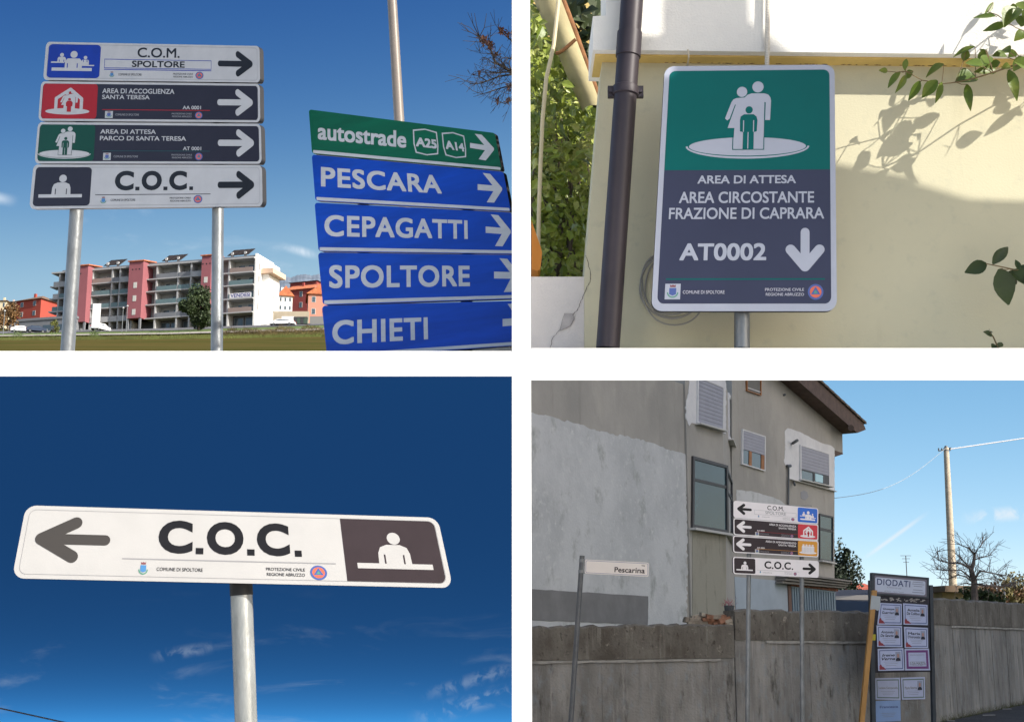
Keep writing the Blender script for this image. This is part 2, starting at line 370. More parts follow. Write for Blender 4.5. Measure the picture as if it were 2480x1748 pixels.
# ------------------------------------------------------------------ setting: white partition between the four bays, ground, terraces, hillside
YF = 4.0
def slab(name, x0, x1, y0, y1, Y0, Y1, sh=1.0):
    """wedge whose faces run back from its front edge, given in photograph pixels"""
    return struct(G().hexa([at(x0, y1, Y0), at(x1, y1, Y0), at(x1, y1 - sh, Y1), at(x0, y1 - sh, Y1), at(x0, y0, Y0), at(x1, y0, Y0), at(x1, y0 + sh, Y1), at(x0, y0 + sh, Y1)]).obj(name, white_paint))
zt = at(1263, -120, YF).z
g = G(); a0, a1 = at(1240, 874, YF), at(1286, 874, YF); b0, b1 = at(1241, 874, 4.3), at(1285, 874, 4.3)
g.hexa([(a0.x, YF, 0), (a1.x, YF, 0), (b1.x, 4.3, 0), (b0.x, 4.3, 0), (a0.x, YF, zt), (a1.x, YF, zt), (b1.x, 4.3, zt), (b0.x, 4.3, zt)])
struct(g.obj('partition_pillar', white_paint))
g = G(); c0, c1 = at(1243, 874, 4.3), at(1283, 874, 4.3); d0, d1 = at(1244, 874, 21.4), at(1282, 874, 21.4)
zc, zd = at(1263, 905, 4.3).z, at(1263, 905, 21.4).z
g.hexa([(c0.x, 4.305, 0), (c1.x, 4.305, 0), (d1.x, 21.4, 0), (d0.x, 21.4, 0), (c0.x, 4.305, zc), (c1.x, 4.305, zc), (d1.x, 21.4, zd), (d0.x, 21.4, zd)])
struct(g.obj('partition_wall', white_paint))
slab('partition_deck', -900, 1239, 850, 911, YF, 23.4)
slab('partition_shelf', 1287, 3300, 843, 920.5, YF, 7.2)
asphalt = layered('asphalt', (.045, .045, .047), [((.075, .073, .07), 1.3, (1, 1, 1), .45, .7), ((.02, .02, .022), 22, (1, 1, 1), .52, .66)], .92, .5, 90)
struct(G().add([(-600, -300, 0), (900, -300, 0), (900, 2500, 0), (-600, 2500, 0)], [(0, 1, 2, 3)]).obj('ground', asphalt, origin=V((0, 0, 0))))
struct(G().add([(-40, -40, .004), (60, -40, .004), (60, 17.5, .004), (-40, 17.5, .004)], [(0, 1, 2, 3)]).obj('bounce_sheet', M('bounce_sheet_pale', (.42, .40, .37), .9, var=.12, scale=.8), origin=V((0, 0, 0))))  # unseen pale sheet added to bounce sunlight up into the bays
# --- sky backdrop of the closed bay, a high deep blue sky with thin cloud
def sky_mat(name, z0, z1, k0, k1, gamma, tint, strength, dust=.3, ozone=2.5, wisp=None, streaks=(), unit=1.0, kp=1.0, xk=0.0):
    """emissive sky: the Nishita sky looked up along a rising line (k = tangent of elevation), thin cloud and vapour trails"""
    m = bpy.data.materials.new(name); m.use_nodes = True; n = m.node_tree.nodes; l = m.node_tree.links; n.clear()
    def math_(op, a, b=None, clamp=False):
        q = n.new('ShaderNodeMath'); q.operation = op; q.use_clamp = clamp
        for i, v in enumerate((a, b)):
            if v is None: continue
            if isinstance(v, (int, float)): q.inputs[i].default_value = v
            else: l.new(v, q.inputs[i])
        return q.outputs[0]
    def smap(v, a, b, lo=0, hi=1):
        r = n.new('ShaderNodeMapRange'); r.interpolation_type = 'SMOOTHSTEP'; l.new(v, r.inputs['Value'])
        r.inputs['From Min'].default_value = a; r.inputs['From Max'].default_value = b; r.inputs['To Min'].default_value = lo; r.inputs['To Max'].default_value = hi; return r.outputs[0]
    out = n.new('ShaderNodeOutputMaterial'); em = n.new('ShaderNodeEmission'); st = n.new('ShaderNodeTexSky')
    st.sky_type = 'NISHITA'; st.sun_disc = False; st.sun_elevation = SUN_EL; st.sun_rotation = SUN_AZ; st.air_density = 1.0; st.dust_density = dust; st.ozone_density = ozone; st.altitude = 300
    tc = n.new('ShaderNodeTexCoord'); sx = n.new('ShaderNodeSeparateXYZ'); l.new(tc.outputs['Object'], sx.inputs[0]); X, ZZ = sx.outputs['X'], sx.outputs['Z']
    k = math_('ADD', math_('MULTIPLY', math_('POWER', math_('MAXIMUM', math_('DIVIDE', math_('SUBTRACT', ZZ, z0), z1 - z0), 0.0), kp), k1 - k0), k0)
    k = math_('MULTIPLY', k, math_('SUBTRACT', 1.0, math_('MULTIPLY', X, xk / unit)))
    cb = n.new('ShaderNodeCombineXYZ'); cb.inputs[1].default_value = 1.0; l.new(math_('MULTIPLY', X, .12 / unit), cb.inputs[0]); l.new(k, cb.inputs[2])
    nm = n.new('ShaderNodeVectorMath'); nm.operation = 'NORMALIZE'; l.new(cb.outputs[0], nm.inputs[0]); l.new(nm.outputs[0], st.inputs['Vector'])
    sp = n.new('ShaderNodeSeparateColor'); l.new(st.outputs[0], sp.inputs[0]); gm = n.new('ShaderNodeCombineColor')
    for i_, gq in enumerate(gamma): l.new(math_('POWER', sp.outputs[i_], gq), gm.inputs[i_])
    mt = n.new('ShaderNodeMix'); mt.data_type = 'RGBA'; mt.blend_type = 'MULTIPLY'; mt.inputs['Factor'].default_value = 1; l.new(gm.outputs[0], mt.inputs['A']); mt.inputs['B'].default_value = (*[t * strength for t in tint], 1)
    col = mt.outputs['Result']
    def over(mask, c):
        nonlocal col
        mx = n.new('ShaderNodeMix'); mx.data_type = 'RGBA'; l.new(mask, mx.inputs['Factor']); l.new(col, mx.inputs['A']); mx.inputs['B'].default_value = (*c, 1); col = mx.outputs['Result']
    def nz(scale, stretch, rot, seed, rough=.58):
        mc = n.new('ShaderNodeMapping'); mc.inputs['Scale'].default_value = tuple(q / unit for q in stretch); mc.inputs['Rotation'].default_value = (0, rot, 0); mc.inputs['Location'].default_value = (seed, 0, seed * .7)
        l.new(tc.outputs['Object'], mc.inputs['Vector'])
        t = n.new('ShaderNodeTexNoise'); t.inputs['Scale'].default_value = scale; t.inputs['Detail'].default_value = 9; t.inputs['Roughness'].default_value = rough; t.inputs['Distortion'].default_value = .6
        l.new(mc.outputs[0], t.inputs['Vector']); return t.outputs['Fac']
    if wisp:
        sc, stretch, rot, lo, hi, seed, zt_, zb2, amt, c = wisp
        over(math_('MULTIPLY', math_('MULTIPLY', smap(nz(sc, stretch, rot, seed), lo, hi), smap(ZZ, zt_, zb2)), amt), c)
    for (x0, w0, x1, w1, wid, amt, c, rag) in streaks:
        L = math.hypot(x1 - x0, w1 - w0); dx, dz = (x1 - x0) / L, (w1 - w0) / L
        ax, az_ = math_('SUBTRACT', X, x0), math_('SUBTRACT', ZZ, w0)
        u = math_('ADD', math_('MULTIPLY', ax, dx), math_('MULTIPLY', az_, dz)); v = math_('ABSOLUTE', math_('SUBTRACT', math_('MULTIPLY', ax, -dz), math_('MULTIPLY', az_, -dx)))
        ma = math_('MULTIPLY', smap(v, wid, 0), math_('MULTIPLY', smap(u, 0, L * .3), smap(u, L, L * .6)))
        if rag: ma = math_('MULTIPLY', ma, smap(nz(rag, (1, 1, 1), 0, 2.2), .42, .62))
        over(math_('MULTIPLY', ma, amt), c)
    l.new(col, em.inputs['Color']); em.inputs['Strength'].default_value = 1.0; l.new(em.outputs[0], out.inputs['Surface'])
    return m
def backdrop(px0, px1, row_top, zbot, Y, mat, curve=0.0, left=True):
    xa, xb = at(px0, HOR, Y).x, at(px1, HOR, Y).x; zt = at(600, row_top, Y).z; g = G(); N = 24
    for i in range(N + 1):
        t = i / N; x = xa + (xb - xa) * t; y = Y - curve * ((1 - t) if left else t) ** 2
        g.v += [V((x, y, zbot)), V((x, y, zt))]
    g.f = [(2 * i, 2 * i + 1, 2 * i + 3, 2 * i + 2) for i in range(N)]
    return struct(g.obj('sky', mat, smooth=True, origin=V((0, 0, 0))))
def bx_(px, py, Y): w = at(px, py, Y); return w.x, w.z
Y_A, Y_B, Y_C = 3400.0, 23.0, 420.0
za_, zb2_ = at(600, 800, Y_A).z, at(600, 0, Y_A).z
backdrop(-700, 1262, -320, at(600, 830, Y_A).z, Y_A, sky_mat('blue_afternoon_sky', za_, zb2_, .205, .70, (2.5, 1.7, .94), (.0425, .0475, .0933), 1.0, unit=900, kp=1.6, xk=.20,
    wisp=(1.6, (1, 1, 3.2), .25, .56, .82, 3.0, at(600, 430, Y_A).z, at(600, 600, Y_A).z, .55, (.50, .56, .62)),
    streaks=[(*bx_(-60, 505, Y_A), *bx_(90, 525, Y_A), 22, .6, (.52, .57, .62), 4), (*bx_(636, 590, Y_A), *bx_(800, 632, Y_A), 18, .75, (.52, .57, .62), 5), (*bx_(560, 588, Y_A), *bx_(640, 606, Y_A), 14, .5, (.52, .57, .62), 5)]), 300)
zl0, zl1 = 0.0, at(600, 911, Y_B).z
backdrop(-1400, 1252, 905, .02, Y_B, sky_mat('deep_blue_sky', zl0, zl1, .35, 2.6, (2.22, 2.41, 2.36), (.0215, .0295, .0166), 1.18, .1, 4.0, unit=9,
    wisp=(5.0, (1, 1, 3.6), .28, .55, .80, 4.3, 2.6, .3, .26, (.30, .36, .42)),
    streaks=[(*bx_(980, 1748, Y_B), *bx_(1300, 1655, Y_B), .22, .28, (.34, .40, .46), 30), (*bx_(1010, 1690, Y_B), *bx_(1290, 1600, Y_B), .16, .2, (.34, .40, .46), 40), (*bx_(380, 1590, Y_B), *bx_(560, 1560, Y_B), .14, .22, (.34, .40, .46), 30)]), 6)
zc0, zc1 = at(2200, 1534, Y_C).z, at(2200, 911, Y_C).z
backdrop(1300, 3300, 700, 1.0, Y_C, sky_mat('pale_winter_sky', zc0, zc1, .04, .34, (1.21, .85, .70), (.0919, .14, .175), 1.0, .3, 2.5, unit=160,
    streaks=[(*bx_(2070, 1362, Y_C), *bx_(2235, 1240, Y_C), 1.0, .5, (.55, .55, .55), 0), (*bx_(2290, 1262, Y_C), *bx_(2560, 1240, Y_C), 3.0, .55, (.55, .56, .57), 26)]), 40, False)
# --- hillside of the upper left bay: grass field rising to the apartment house
prof = [(4.6, 852.5), (12, 852), (40, 851), (70, 847), (110, 838), (160, 829), (200, 821), (232, 813), (262, 806), (300, 796), (345, 793), (420, 790), (900, 786), (2600, 780)]
def prof_y(Y):
    for (a, b), (c, d) in zip(prof, prof[1:]):
        if Y <= c: return b + (d - b) * (Y - a) / (c - a)
    return prof[-1][1]
def gpt(px, Y, dy=0.0):
    """point of the hillside under photograph column px at distance Y"""
    e = 0 if Y < 150 else min(1, (Y - 150) / 120) * ((400 - px) * .018 if px < 400 else (400 - px) * .035)
    return at(px, prof_y(Y) + e + dy, Y)
cols = [-900, -500, -250, -120] + list(range(0, 1241, 40)) + [1275]
rows = [4.6, 8, 12, 20, 30, 40, 55, 70, 90, 110, 130, 160, 180, 200, 215, 232, 245, 262, 280, 300, 320, 345, 380, 420, 600, 900, 1500, 2600]
field = layered('autumn_field', (.078, .068, .021), [((.045, .056, .014), .05, (1, .5, 1), .40, .62), ((.115, .08, .035), .5, (.12, 1.2, 1), .48, .66), ((.022, .022, .008), .9, (.2, 1.2, 1), .54, .70)], 1.0, .6, 9, 0.0)
g = G()
for Y in rows:
    for c in cols: g.v.append(gpt(c, Y))
nc = len(cols)
for i in range(len(rows) - 1):
    for j in range(nc - 1): g.f.append((i * nc + j, i * nc + j + 1, (i + 1) * nc + j + 1, (i + 1) * nc + j))
struct(g.obj('hillside', field, origin=V((0, 0, 0)), smooth=True))
def strip(name, cols_, Ya, Yb, mat, lift=.12):
    g = G()
    for c in cols_: g.v += [gpt(c, Ya) + V((0, 0, lift)), gpt(c, Yb) + V((0, 0, lift))]
    g.f = [(2 * i, 2 * i + 2, 2 * i + 3, 2 * i + 1) for i in range(len(cols_) - 1)]
    return struct(g.obj(name, mat, origin=V((0, 0, 0))))
strip('road', list(range(-200, 1241, 40)), 236, 251, M('pale_road', (.30, .27, .23), .9, var=.2, scale=.2), .25)
strip('verge', list(range(-200, 1241, 40)), 254, 272, M('verge_grass', (.10, .14, .035), .95, var=.4, scale=.15), .2)
strip('forecourt', list(range(-200, 1241, 40)), 276, 296, M('forecourt_asphalt', (.11, .11, .115), .9, var=.2, scale=.2), .2)
# ------------------------------------------------------------------ foliage and tree helpers
def rot_leaf(g, c, d, up, L, W, fold=.2, segs=4, droop=.0):
    """one leaf blade: pointed oval, folded along the midrib, drooping along its length"""
    d = d.normalized(); sd = d.cross(up)
    if sd.length < 1e-4: sd = d.orthogonal()
    sd.normalize(); n = sd.cross(d); k = len(g.v)
    for i in range(segs + 1):
        t = i / segs; w = W * .5 * math.sin(math.pi * min(1, t * .94 + .03) ** .8); p = c + d * (L * t) - n * (droop * L * t * t)
        g.v += [p - sd * w + n * (fold * w), p, p + sd * w + n * (fold * w)]
    for i in range(segs):
        a = k + 3 * i; g.f += [(a, a + 1, a + 4, a + 3), (a + 1, a + 2, a + 5, a + 4)]
def rnd_unit(): 
    z = random.uniform(-1, 1); a = random.uniform(0, 2 * math.pi); r = math.sqrt(1 - z * z); return V((r * math.cos(a), r * math.sin(a), z))
def crown(g, c, R, n, size, clumps=14, flat=1.0):
    """leaf faces gathered in uneven clumps through an ellipsoid"""
    cl = []
    for i in range(clumps):
        d = rnd_unit(); f = random.uniform(.35, .95); cl.append((c + V((d.x * R[0], d.y * R[1], d.z * R[2])) * f, random.uniform(.22, .5)))
    for i in range(n):
        q, r = random.choice(cl); d = rnd_unit() * random.random() ** .4 * r; p = q + V((d.x * R[0], d.y * R[1], d.z * R[2]))
        u = rnd_unit(); w = u.orthogonal().normalized(); s = size * random.uniform(.5, 1.3); k = len(g.v); x = w.cross(u)
        g.v += [p - w * s * .5, p + x * s * .35, p + w * s * .5, p - x * s * .35]; g.f.append((k, k + 1, k + 2, k + 3))
def branch(g, p, d, L, r, depth, up=.15, spread=.6, tips=None, n=5):
    pts = [p]; rr = [r]; q = p.copy(); dd = d.normalized(); k = 4
    for i in range(k):
        dd = (dd + rnd_unit() * .22 + V((0, 0, up * .3))).normalized(); q = q + dd * (L / k); pts.append(q); rr.append(r * (1 - .6 * (i + 1) / k))
    g.tube(pts, rr, n if depth > 1 else 3, cap=False)
    if tips is not None and depth <= 1: tips.append(pts[-1]); tips.append(pts[-2])
    if depth <= 0: return
    for i in range(random.choice((3, 4, 4, 5))):
        t = random.uniform(.3, 1.0); idx = min(k - 1, int(t * k)); b = pts[idx].lerp(pts[idx + 1], t * k - idx if t < 1 else 1)
        ax = rnd_unit(); nd = (dd + ax * spread * random.uniform(.7, 1.5)).normalized()
        branch(g, b, nd, L * random.uniform(.45, .72), max(rr[idx] * .55, r * .12), depth - 1, up, spread, tips, n)
bark = M('grey_brown_bark', (.11, .085, .065), .95, var=.35, scale=6, stretch=(1, 1, .3), bump=.4)
bark_d = M('dark_bark', (.03, .024, .02), .95, var=.3, scale=6)
def leafy_tree(name, label, base, h, R, leafmat, n, size, clumps=14, trunk_r=.2, group=None, cat='tree', trunk_h=None, mt=None):
    t = thing(name, label, cat, base, group)
    th = trunk_h if trunk_h is not None else max(.1, h - R[2] * 1.6)
    tg = G(); tg.tube([base - V((0, 0, .1)), base + V((.05 * h, 0, th * .6)), base + V((0, 0, th)), base + V((R[0] * .1, 0, h - R[2] * .6))], [trunk_r, trunk_r * .85, trunk_r * .7, trunk_r * .25], 8)
    for i in range(7):
        a = random.uniform(0, 6.28); tg.tube([base + V((0, 0, th)), base + V((math.cos(a) * R[0] * .3, math.sin(a) * R[1] * .3, th + R[2] * .5)), base + V((math.cos(a) * R[0] * .7, math.sin(a) * R[1] * .7, h - R[2] * random.uniform(.5, 1.2)))], [trunk_r * .5, trunk_r * .3, trunk_r * .1], 5)
    tg.obj('trunk', mt or bark, t, True)
    cg = G(); crown(cg, base + V((0, 0, h - R[2])), R, n, size, clumps); cg.obj('crown', leafmat, t)
    return t
leaf_dark = M('dark_evergreen_leaf', (.035, .055, .02), .6, var=.5, scale=.5)
leaf_autumn = M('autumn_leaf', (.17, .095, .035), .8, var=.5, scale=.3)
leaf_mid = M('mid_green_leaf', (.075, .11, .028), .7, var=.5, scale=.5)
# ================================================================== UPPER LEFT BAY
z1 = Z(60, 80, 3.677)
def zq(z, *pts): return [z(*p) for p in pts]
pl = Plane(at(360, 300, 7.5), yaw=-36)
base = at(345, 852, 7.6)
ss = thing('emergency_sign', 'stack of four emergency direction plates with right arrows on two galvanised posts', 'sign', base)
def post(parent, plane, x0, y0, x1, y1, rpx, d, mat, name='post', n=20, cap=None):
    a, b = plane.hit(x0, y0, d), plane.hit(x1, y1, d); r = rpx * (a - EYE).length / FPX
    o = G().tube([a, a.lerp(b, .5), b], r, n).obj(name, mat, parent); smooth_angle(o)
    if cap: smooth_angle(G().tube([a, a + (a - b).normalized() * r * .5], [r * 1.06, r * .9], n).obj('cap', cap, o))
    return o
post(ss, pl, 211, 120, 163.5, 853, 15, -.075, galv)
post(ss, pl, 531, 120, 525, 853, 13, -.075, galv)
for yb in (150, 245, 345, 450):       # horizontal clamp rails behind the plates
    g = G(); pl.poly(g, [(215, yb - 3), (520, yb - 3), (520, yb + 3), (215, yb + 3)], -.043, -.032); g.obj('clamp_rail', galv, ss)
# C.O.M.
p = Panel(ss, pl, zq(z1, (192, 80), (2090, 118), (2096, 443), (163, 420)), face=film_g)
p.ring('border_line', (.012, .055, .988, .945), .008, rule_g, rad=.1)
f = p.uv(z1, 672, 250)[0]; p.loops('colour_field', [rrect(.014, .06, f, .94, .02, .08)], blue_f)
pic_com(p, p.uvrect(z1, 235, 162, 622, 340), film_g, blue_f)
p.text('C.O.M.', p.uvrect(z1, 1005, 135, 1380, 222), ink, .010)
p.ring('name_frame', p.uvrect(z1, 708, 240, 1662, 322), .016, blue_f, rad=.004)
p.strip('rule', p.uvrect(z1, 706, 329, 1662, 336), blue_f)
p.text('SPOLTORE', p.uvrect(z1, 955, 252, 1425, 309), ink, .016)
p.arrow(p.uvrect(z1, 1720, 164, 2032, 390), ink)
lowlines(p, z1, (752, 345, 800, 397), (833, 362, 1040, 382), (1322, 360, 1498, 400), (1520, 347, 1592, 413), ink, False)
def dark_plate(c, fieldx, fmat, l1, r1, l2, r2, code, rc, arrow, low, linemat, liney):
    p = Panel(ss, pl, zq(z1, *c), face=film_g)
    p.loops('dark_field', [rrect(.010, .055, .99, .945, .1 / p.asp, .1)], charb)
    f = p.uv(z1, fieldx, (c[0][1] + c[3][1]) / 2)[0]; p.loops('colour_field', [rrect(.011, .058, f, .942, .1 / p.asp, .1)], fmat, .0028)
    p.text(l1, p.uvrect(z1, *r1), film_g, .012); p.text(l2, p.uvrect(z1, *r2), film_g, .012); p.text(code, p.uvrect(z1, *rc), film_g, .012)
    p.strip('rule', p.uvrect(z1, 690, liney - 3, 1650, liney + 3), linemat, .003)
    p.arrow(p.uvrect(z1, *arrow), film_g)
    lowlines(p, z1, *low, M('small_print_grey', (.3, .3, .32), .6)); return p
p = dark_plate([(146, 432), (2093, 455), (2097, 797), (120, 783)], 645, red_f, 'AREA DI ACCOGLIENZA', (692, 498, 1333, 542), 'SANTA TERESA', (690, 554, 1113, 592), 'AA 0001', (1407, 650, 1570, 682), (1715, 503, 2034, 738), ((722, 700, 778, 756), (808, 720, 1018, 738), (1310, 714, 1486, 752), (1517, 703, 1583, 767)), red_f, 688)
pic_house(p, p.uvrect(z1, 178, 485, 595, 732), film_g, red_f, .0036)
p = dark_plate([(118, 795), (2102, 812), (2110, 1166), (86, 1163)], 622, green_f, 'AREA DI ATTESA', (674, 860, 1168, 900), 'PARCO DI SANTA TERESA', (670, 920, 1437, 960), 'AT 0001', (1410, 1014, 1572, 1046), (1720, 860, 2044, 1102), ((705, 1072, 760, 1130), (792, 1092, 1008, 1110), (1308, 1080, 1490, 1118), (1517, 1068, 1584, 1135)), M('dark_teal_rule', (.0, .045, .05), .5), 1052)
pic_fam(p, p.uvrect(z1, 125, 836, 595, 1123), film_g, green_f, .0036)
p = Panel(ss, pl, zq(z1, (77, 1173), (2112, 1178), (2118, 1543), (40, 1567)), face=film_g)
p.ring('border_line', (.012, .055, .988, .945), .008, rule_g, rad=.1)
f = p.uv(z1, 588, 1370)[0]; p.loops('colour_field', [rrect(.012, .055, f, .945, .02, .08)], charb)
pic_coc(p, p.uvrect(z1, 130, 1262, 515, 1467), film_g, charb)
p.coc(p.uvrect(z1, 803, 1228, 1500, 1402), ink)
p.strip('rule', p.uvrect(z1, 628, 1435, 1655, 1441), ink)
p.arrow(p.uvrect(z1, 1718, 1230, 2046, 1478), ink)
lowlines(p, z1, (672, 1458, 728, 1522), (765, 1478, 985, 1498), (1292, 1462, 1478, 1503), (1503, 1444, 1582, 1517), ink, False)
# --- road direction sign, green and blue plates
z2 = Z(740, 240, 2.6096)
pb = Plane(at(1000, 560, 6.6), yaw=-33)
base = at(1000, 852, 6.7)
rs = thing('road_sign', 'tall road direction sign with one green plate above four blue plates', 'sign', base)
for xx in (880, 1130):
    post(rs, pb, xx, 330, xx, 853, 14, -.09, galv)
wl = M('road_sign_white_film', (.52, .52, .53), .32, var=.06, scale=6, stretch=(1, 1, 8))
def road_plate(c, mat, label=None):
    p = Panel(rs, pb, zq(z2, *c), face=mat, thick=.028, radius=.07, label=label)
    p.loops('white_strip', [rrect(.006, .915, .994, .985, .02 / p.asp, .02)], wl); return p
def butt_arrow(p, quad, off=.003):
    h = homography(UNIT, [z2(*q) for q in quad]); m = p.hi
    def L(l): return [m(*h(x, y)) for x, y in l]
    lps = [[(0, .4), (.86, .4), (.86, .6), (0, .6)], [(.2, 0), (.5, 0), (1, .46), (1, .54), (.70, .5)], [(.70, .5), (1, .46), (1, .54), (.66, 1), (.36, 1)]]
    return p.loops('arrow', [L(x) for x in lps], wl, off)
p = road_plate([(20, 66), (1195, 215), (1241, 453), (41, 346)], road_green, 'green plate with two motorway badges')
p.text('autostrade', None, wl, .02, quad=[(78, 148), (637, 206), (637, 311), (78, 256)], z=z2)
for q, s in (([(674, 180), (832, 196), (846, 362), (688, 352)], 'A25'), ([(856, 200), (1004, 220), (1022, 380), (878, 368)], 'A14')):
    h = homography(UNIT, [z2(*k) for k in q])
    def oc(w): return [p.hi(*h(x, y)) for x, y in ((.02 + w, .08 + w), (.5, w), (.98 - w, .08 + w), (1 - w * 1.05, .6), (.96 - w, .93 - w), (.5, 1 - w), (.06 + w, .93 - w), (w * 1.05, .6))]
    A, B = oc(0), oc(.045); n = len(A)
    G().add([p.P(*k, .003) for k in A] + [p.P(*k, .003) for k in B], [(i, n + i, n + (i + 1) % n, (i + 1) % n) for i in range(n)]).obj('route_badge', wl, p.o)
    p.text(s, None, wl, .03, quad=[(q[0][0] + 24, q[0][1] + 60), (q[1][0] - 6, q[1][1] + 62), (q[2][0] - 14, q[2][1] - 46), (q[3][0] + 10, q[3][1] - 52)], z=z2)
butt_arrow(p, [(1040, 216), (1190, 238), (1192, 398), (1040, 372)])
for c, tx, tq, aq in (([(39, 352), (1250, 460), (1298, 711), (62, 644)], 'PESCARA', [(98, 428), (850, 484), (862, 600), (98, 554)], [(1088, 464), (1242, 482), (1243, 658), (1088, 650)]),
                      ([(57, 655), (1302, 718), (1350, 980), (82, 963)], 'CEPAGATTI', [(120, 731), (1024, 766), (1026, 886), (120, 868)], [(1138, 726), (1296, 742), (1298, 934), (1140, 926)]),
                      ([(78, 970), (1352, 986), (1395, 1260), (110, 1301)], 'SPOLTORE', [(150, 1049), (1038, 1052), (1040, 1184), (150, 1196)], [(1192, 1004), (1352, 1016), (1354, 1216), (1192, 1222)]),
                      ([(103, 1306), (1405, 1272), (1412, 1551), (138, 1642)], 'CHIETI', [(170, 1398), (772, 1377), (775, 1519), (170, 1553)], [(1246, 1296), (1396, 1290), (1396, 1510), (1246, 1530)])):
    p = road_plate(c, road_blue); p.text(tx, None, wl, .02, quad=tq, z=z2, spacing=1.08); butt_arrow(p, aq)
# --- street lamp pole behind it
lp = thing('street_lamp', 'tall pale lamp post rising behind the green road sign', 'street lamp', gpt(1000, 12))
a, b = gpt(1000, 12), at(946, -60, 12)
smooth_angle(G().tube([a, a.lerp(b, .5), b, at(926, -400, 12)], [.062, .05, .046, .044], 20).obj('pole', M('pale_pole_paint', (.20, .17, .145), .45, .1, var=.06, scale=5), lp))
g = G(); t_ = at(926, -400, 12); g.tube([t_, t_ + V((.2, .5, .25)), t_ + V((.3, 1.2, .3))], [.04, .035, .03], 10); g.obj('arm', galv, lp, True)
g = G(); g.box(t_ + V((.15, 1.15, .24)), t_ + V((.45, 1.8, .36))); g.obj('lamp_head', galv_d, lp)
# --- bare tree beyond the sign
z5 = Z(820, 0, 4.885)
bt = thing('bare_tree', 'leafless tree with dark twigs and a few brown leaves beside white pillar', 'tree', gpt(1263, 14))
g = G(); Yt = 14.0; tb = gpt(1263, 14)
g.tube([tb, at(1264, 500, Yt), at(1262, 190, Yt), at(1258, 60, Yt + .1), at(1263, -60, Yt + .3)], [.085, .075, .06, .04, .02], 8)
twigs = [([(2150, 900), (2050, 850), (1960, 800), (1860, 740), (1800, 590), (1750, 510), (1680, 450), (1650, 410)], .022),
         ([(2150, 900), (2050, 880), (1900, 905), (1700, 985), (1540, 1000)], .016), ([(2050, 850), (1850, 862), (1640, 850)], .011),
         ([(2150, 1000), (2050, 1010), (1900, 1050), (1690, 1120)], .015), ([(2150, 560), (2050, 490), (1960, 410), (1900, 350)], .014),
         ([(1960, 800), (1840, 750), (1740, 680), (1690, 690)], .008), ([(2000, 820), (1900, 700), (1820, 640), (1740, 640)], .008), ([(1900, 905), (1760, 960), (1650, 900), (1590, 890)], .008),
         ([(2050, 860), (2010, 760), (2050, 640)], .01), ([(2100, 1150), (2020, 1200), (1960, 1230), (1870, 1180)], .01), ([(2050, 1010), (1960, 980), (1860, 1010), (1780, 960)], .007), ([(2050, 700), (1980, 680), (1890, 720), (1830, 640)], .007)]
for pts, r in twigs:
    W = [at(*z5(x + random.uniform(-8, 8), y), Yt + .25 * math.sin(i * 1.3 + r * 400)) for i, (x, y) in enumerate(pts)]
    g.tube(W, [r * (1 - .75 * i / (len(W) - 1)) for i in range(len(W))], 5)
    for i in range(1, len(W)):
        for k in range(5):
            q = W[i - 1].lerp(W[i], random.random()); d = (W[i] - W[i - 1]).normalized() + rnd_unit() * .9; L = random.uniform(.08, .30)
            e = q + d.normalized() * L; m_ = q.lerp(e, .5) + rnd_unit() * .03
            g.tube([q, m_, e], [r * .28, r * .2, .0025], 3, False)
            if random.random() < .6:
                e2 = m_ + (d + rnd_unit()).normalized() * L * .6; g.tube([m_, e2], [.003, .002], 3, False)
g.obj('trunk', bark_d, bt)
g = G()
for (x, y, n_, s_) in ((1700, 470, 26, 40), (1745, 505, 26, 36), (1800, 550, 24, 36), (1870, 655, 16, 28), (1935, 365, 22, 32), (2030, 1030, 14, 30), (2000, 1200, 12, 40), (1880, 1190, 8, 18), (1800, 490, 8, 24), (1660, 860, 5, 40), (1590, 895, 3, 15), (2030, 400, 10, 36)):
    for i in range(n_):
        q = at(*z5(x + random.gauss(0, s_ * .45), y + random.gauss(0, s_ * .45)), Yt + random.uniform(-.2, .2)); rot_leaf(g, q, rnd_unit(), V((0, 0, 1)), random.uniform(.035, .07), .03, .3, 2)
g.obj('leaves', M('withered_leaf', (.075, .028, .014), .8, var=.4), bt)
# --- apartment house
pR, pL = at(613, 783, 300), at(127, 800, 314)
d_ = V((pR.x - pL.x, pR.y - pL.y, 0)); yaw = math.degrees(math.atan2(d_.y, d_.x))
pf = Plane(V((pR.x, pR.y, gpt(613, 300).z)), yaw=yaw)
ab = thing('apartment_building', 'long white apartment block with pink stair towers and glass balconies', 'building', V((pR.x, pR.y, gpt(613, 300).z)))
cw = M('apartment_white_shaded', (.37, .375, .38), .85, var=.08, scale=.15)  # white render darkened in its colour for the shaded front
cgy = M('apartment_grey_render', (.17, .18, .20), .85, var=.1, scale=.15)
cpk = M('apartment_pink_render', (.28, .095, .11), .85, var=.08, scale=.1)
cbr = M('apartment_taupe_parapet', (.26, .20, .18), .85, var=.08, scale=.2)
cgl = M('frosted_balcony_glass', (.12, .18, .19), .35, var=.1)
tile = M('terracotta_roof', (.48, .15, .065), .85, var=.3, scale=1.4, bump=.4)
S = lambda x, y=700: pf.sz(x, y)[0]
zf = [pf.sz(613, y)[1] for y in (753, 719.5, 687, 656.5)] + [pf.sz(613, 625)[1]]
ztop = pf.sz(613, 616)[1]; sL, sR = S(127), S(613); DEP = 2.6
def fbox(name, mat, s0, s1, za, zb, d0, d1, parent=None):
    g = G(); pf.boxsz(g, s0, s1, za, zb, d0, d1); return g.obj(name, mat, parent or ab)
wallo = fbox('wall', cw, sL, sR, zf[0] - .3, zf[4], -9.2, -DEP)
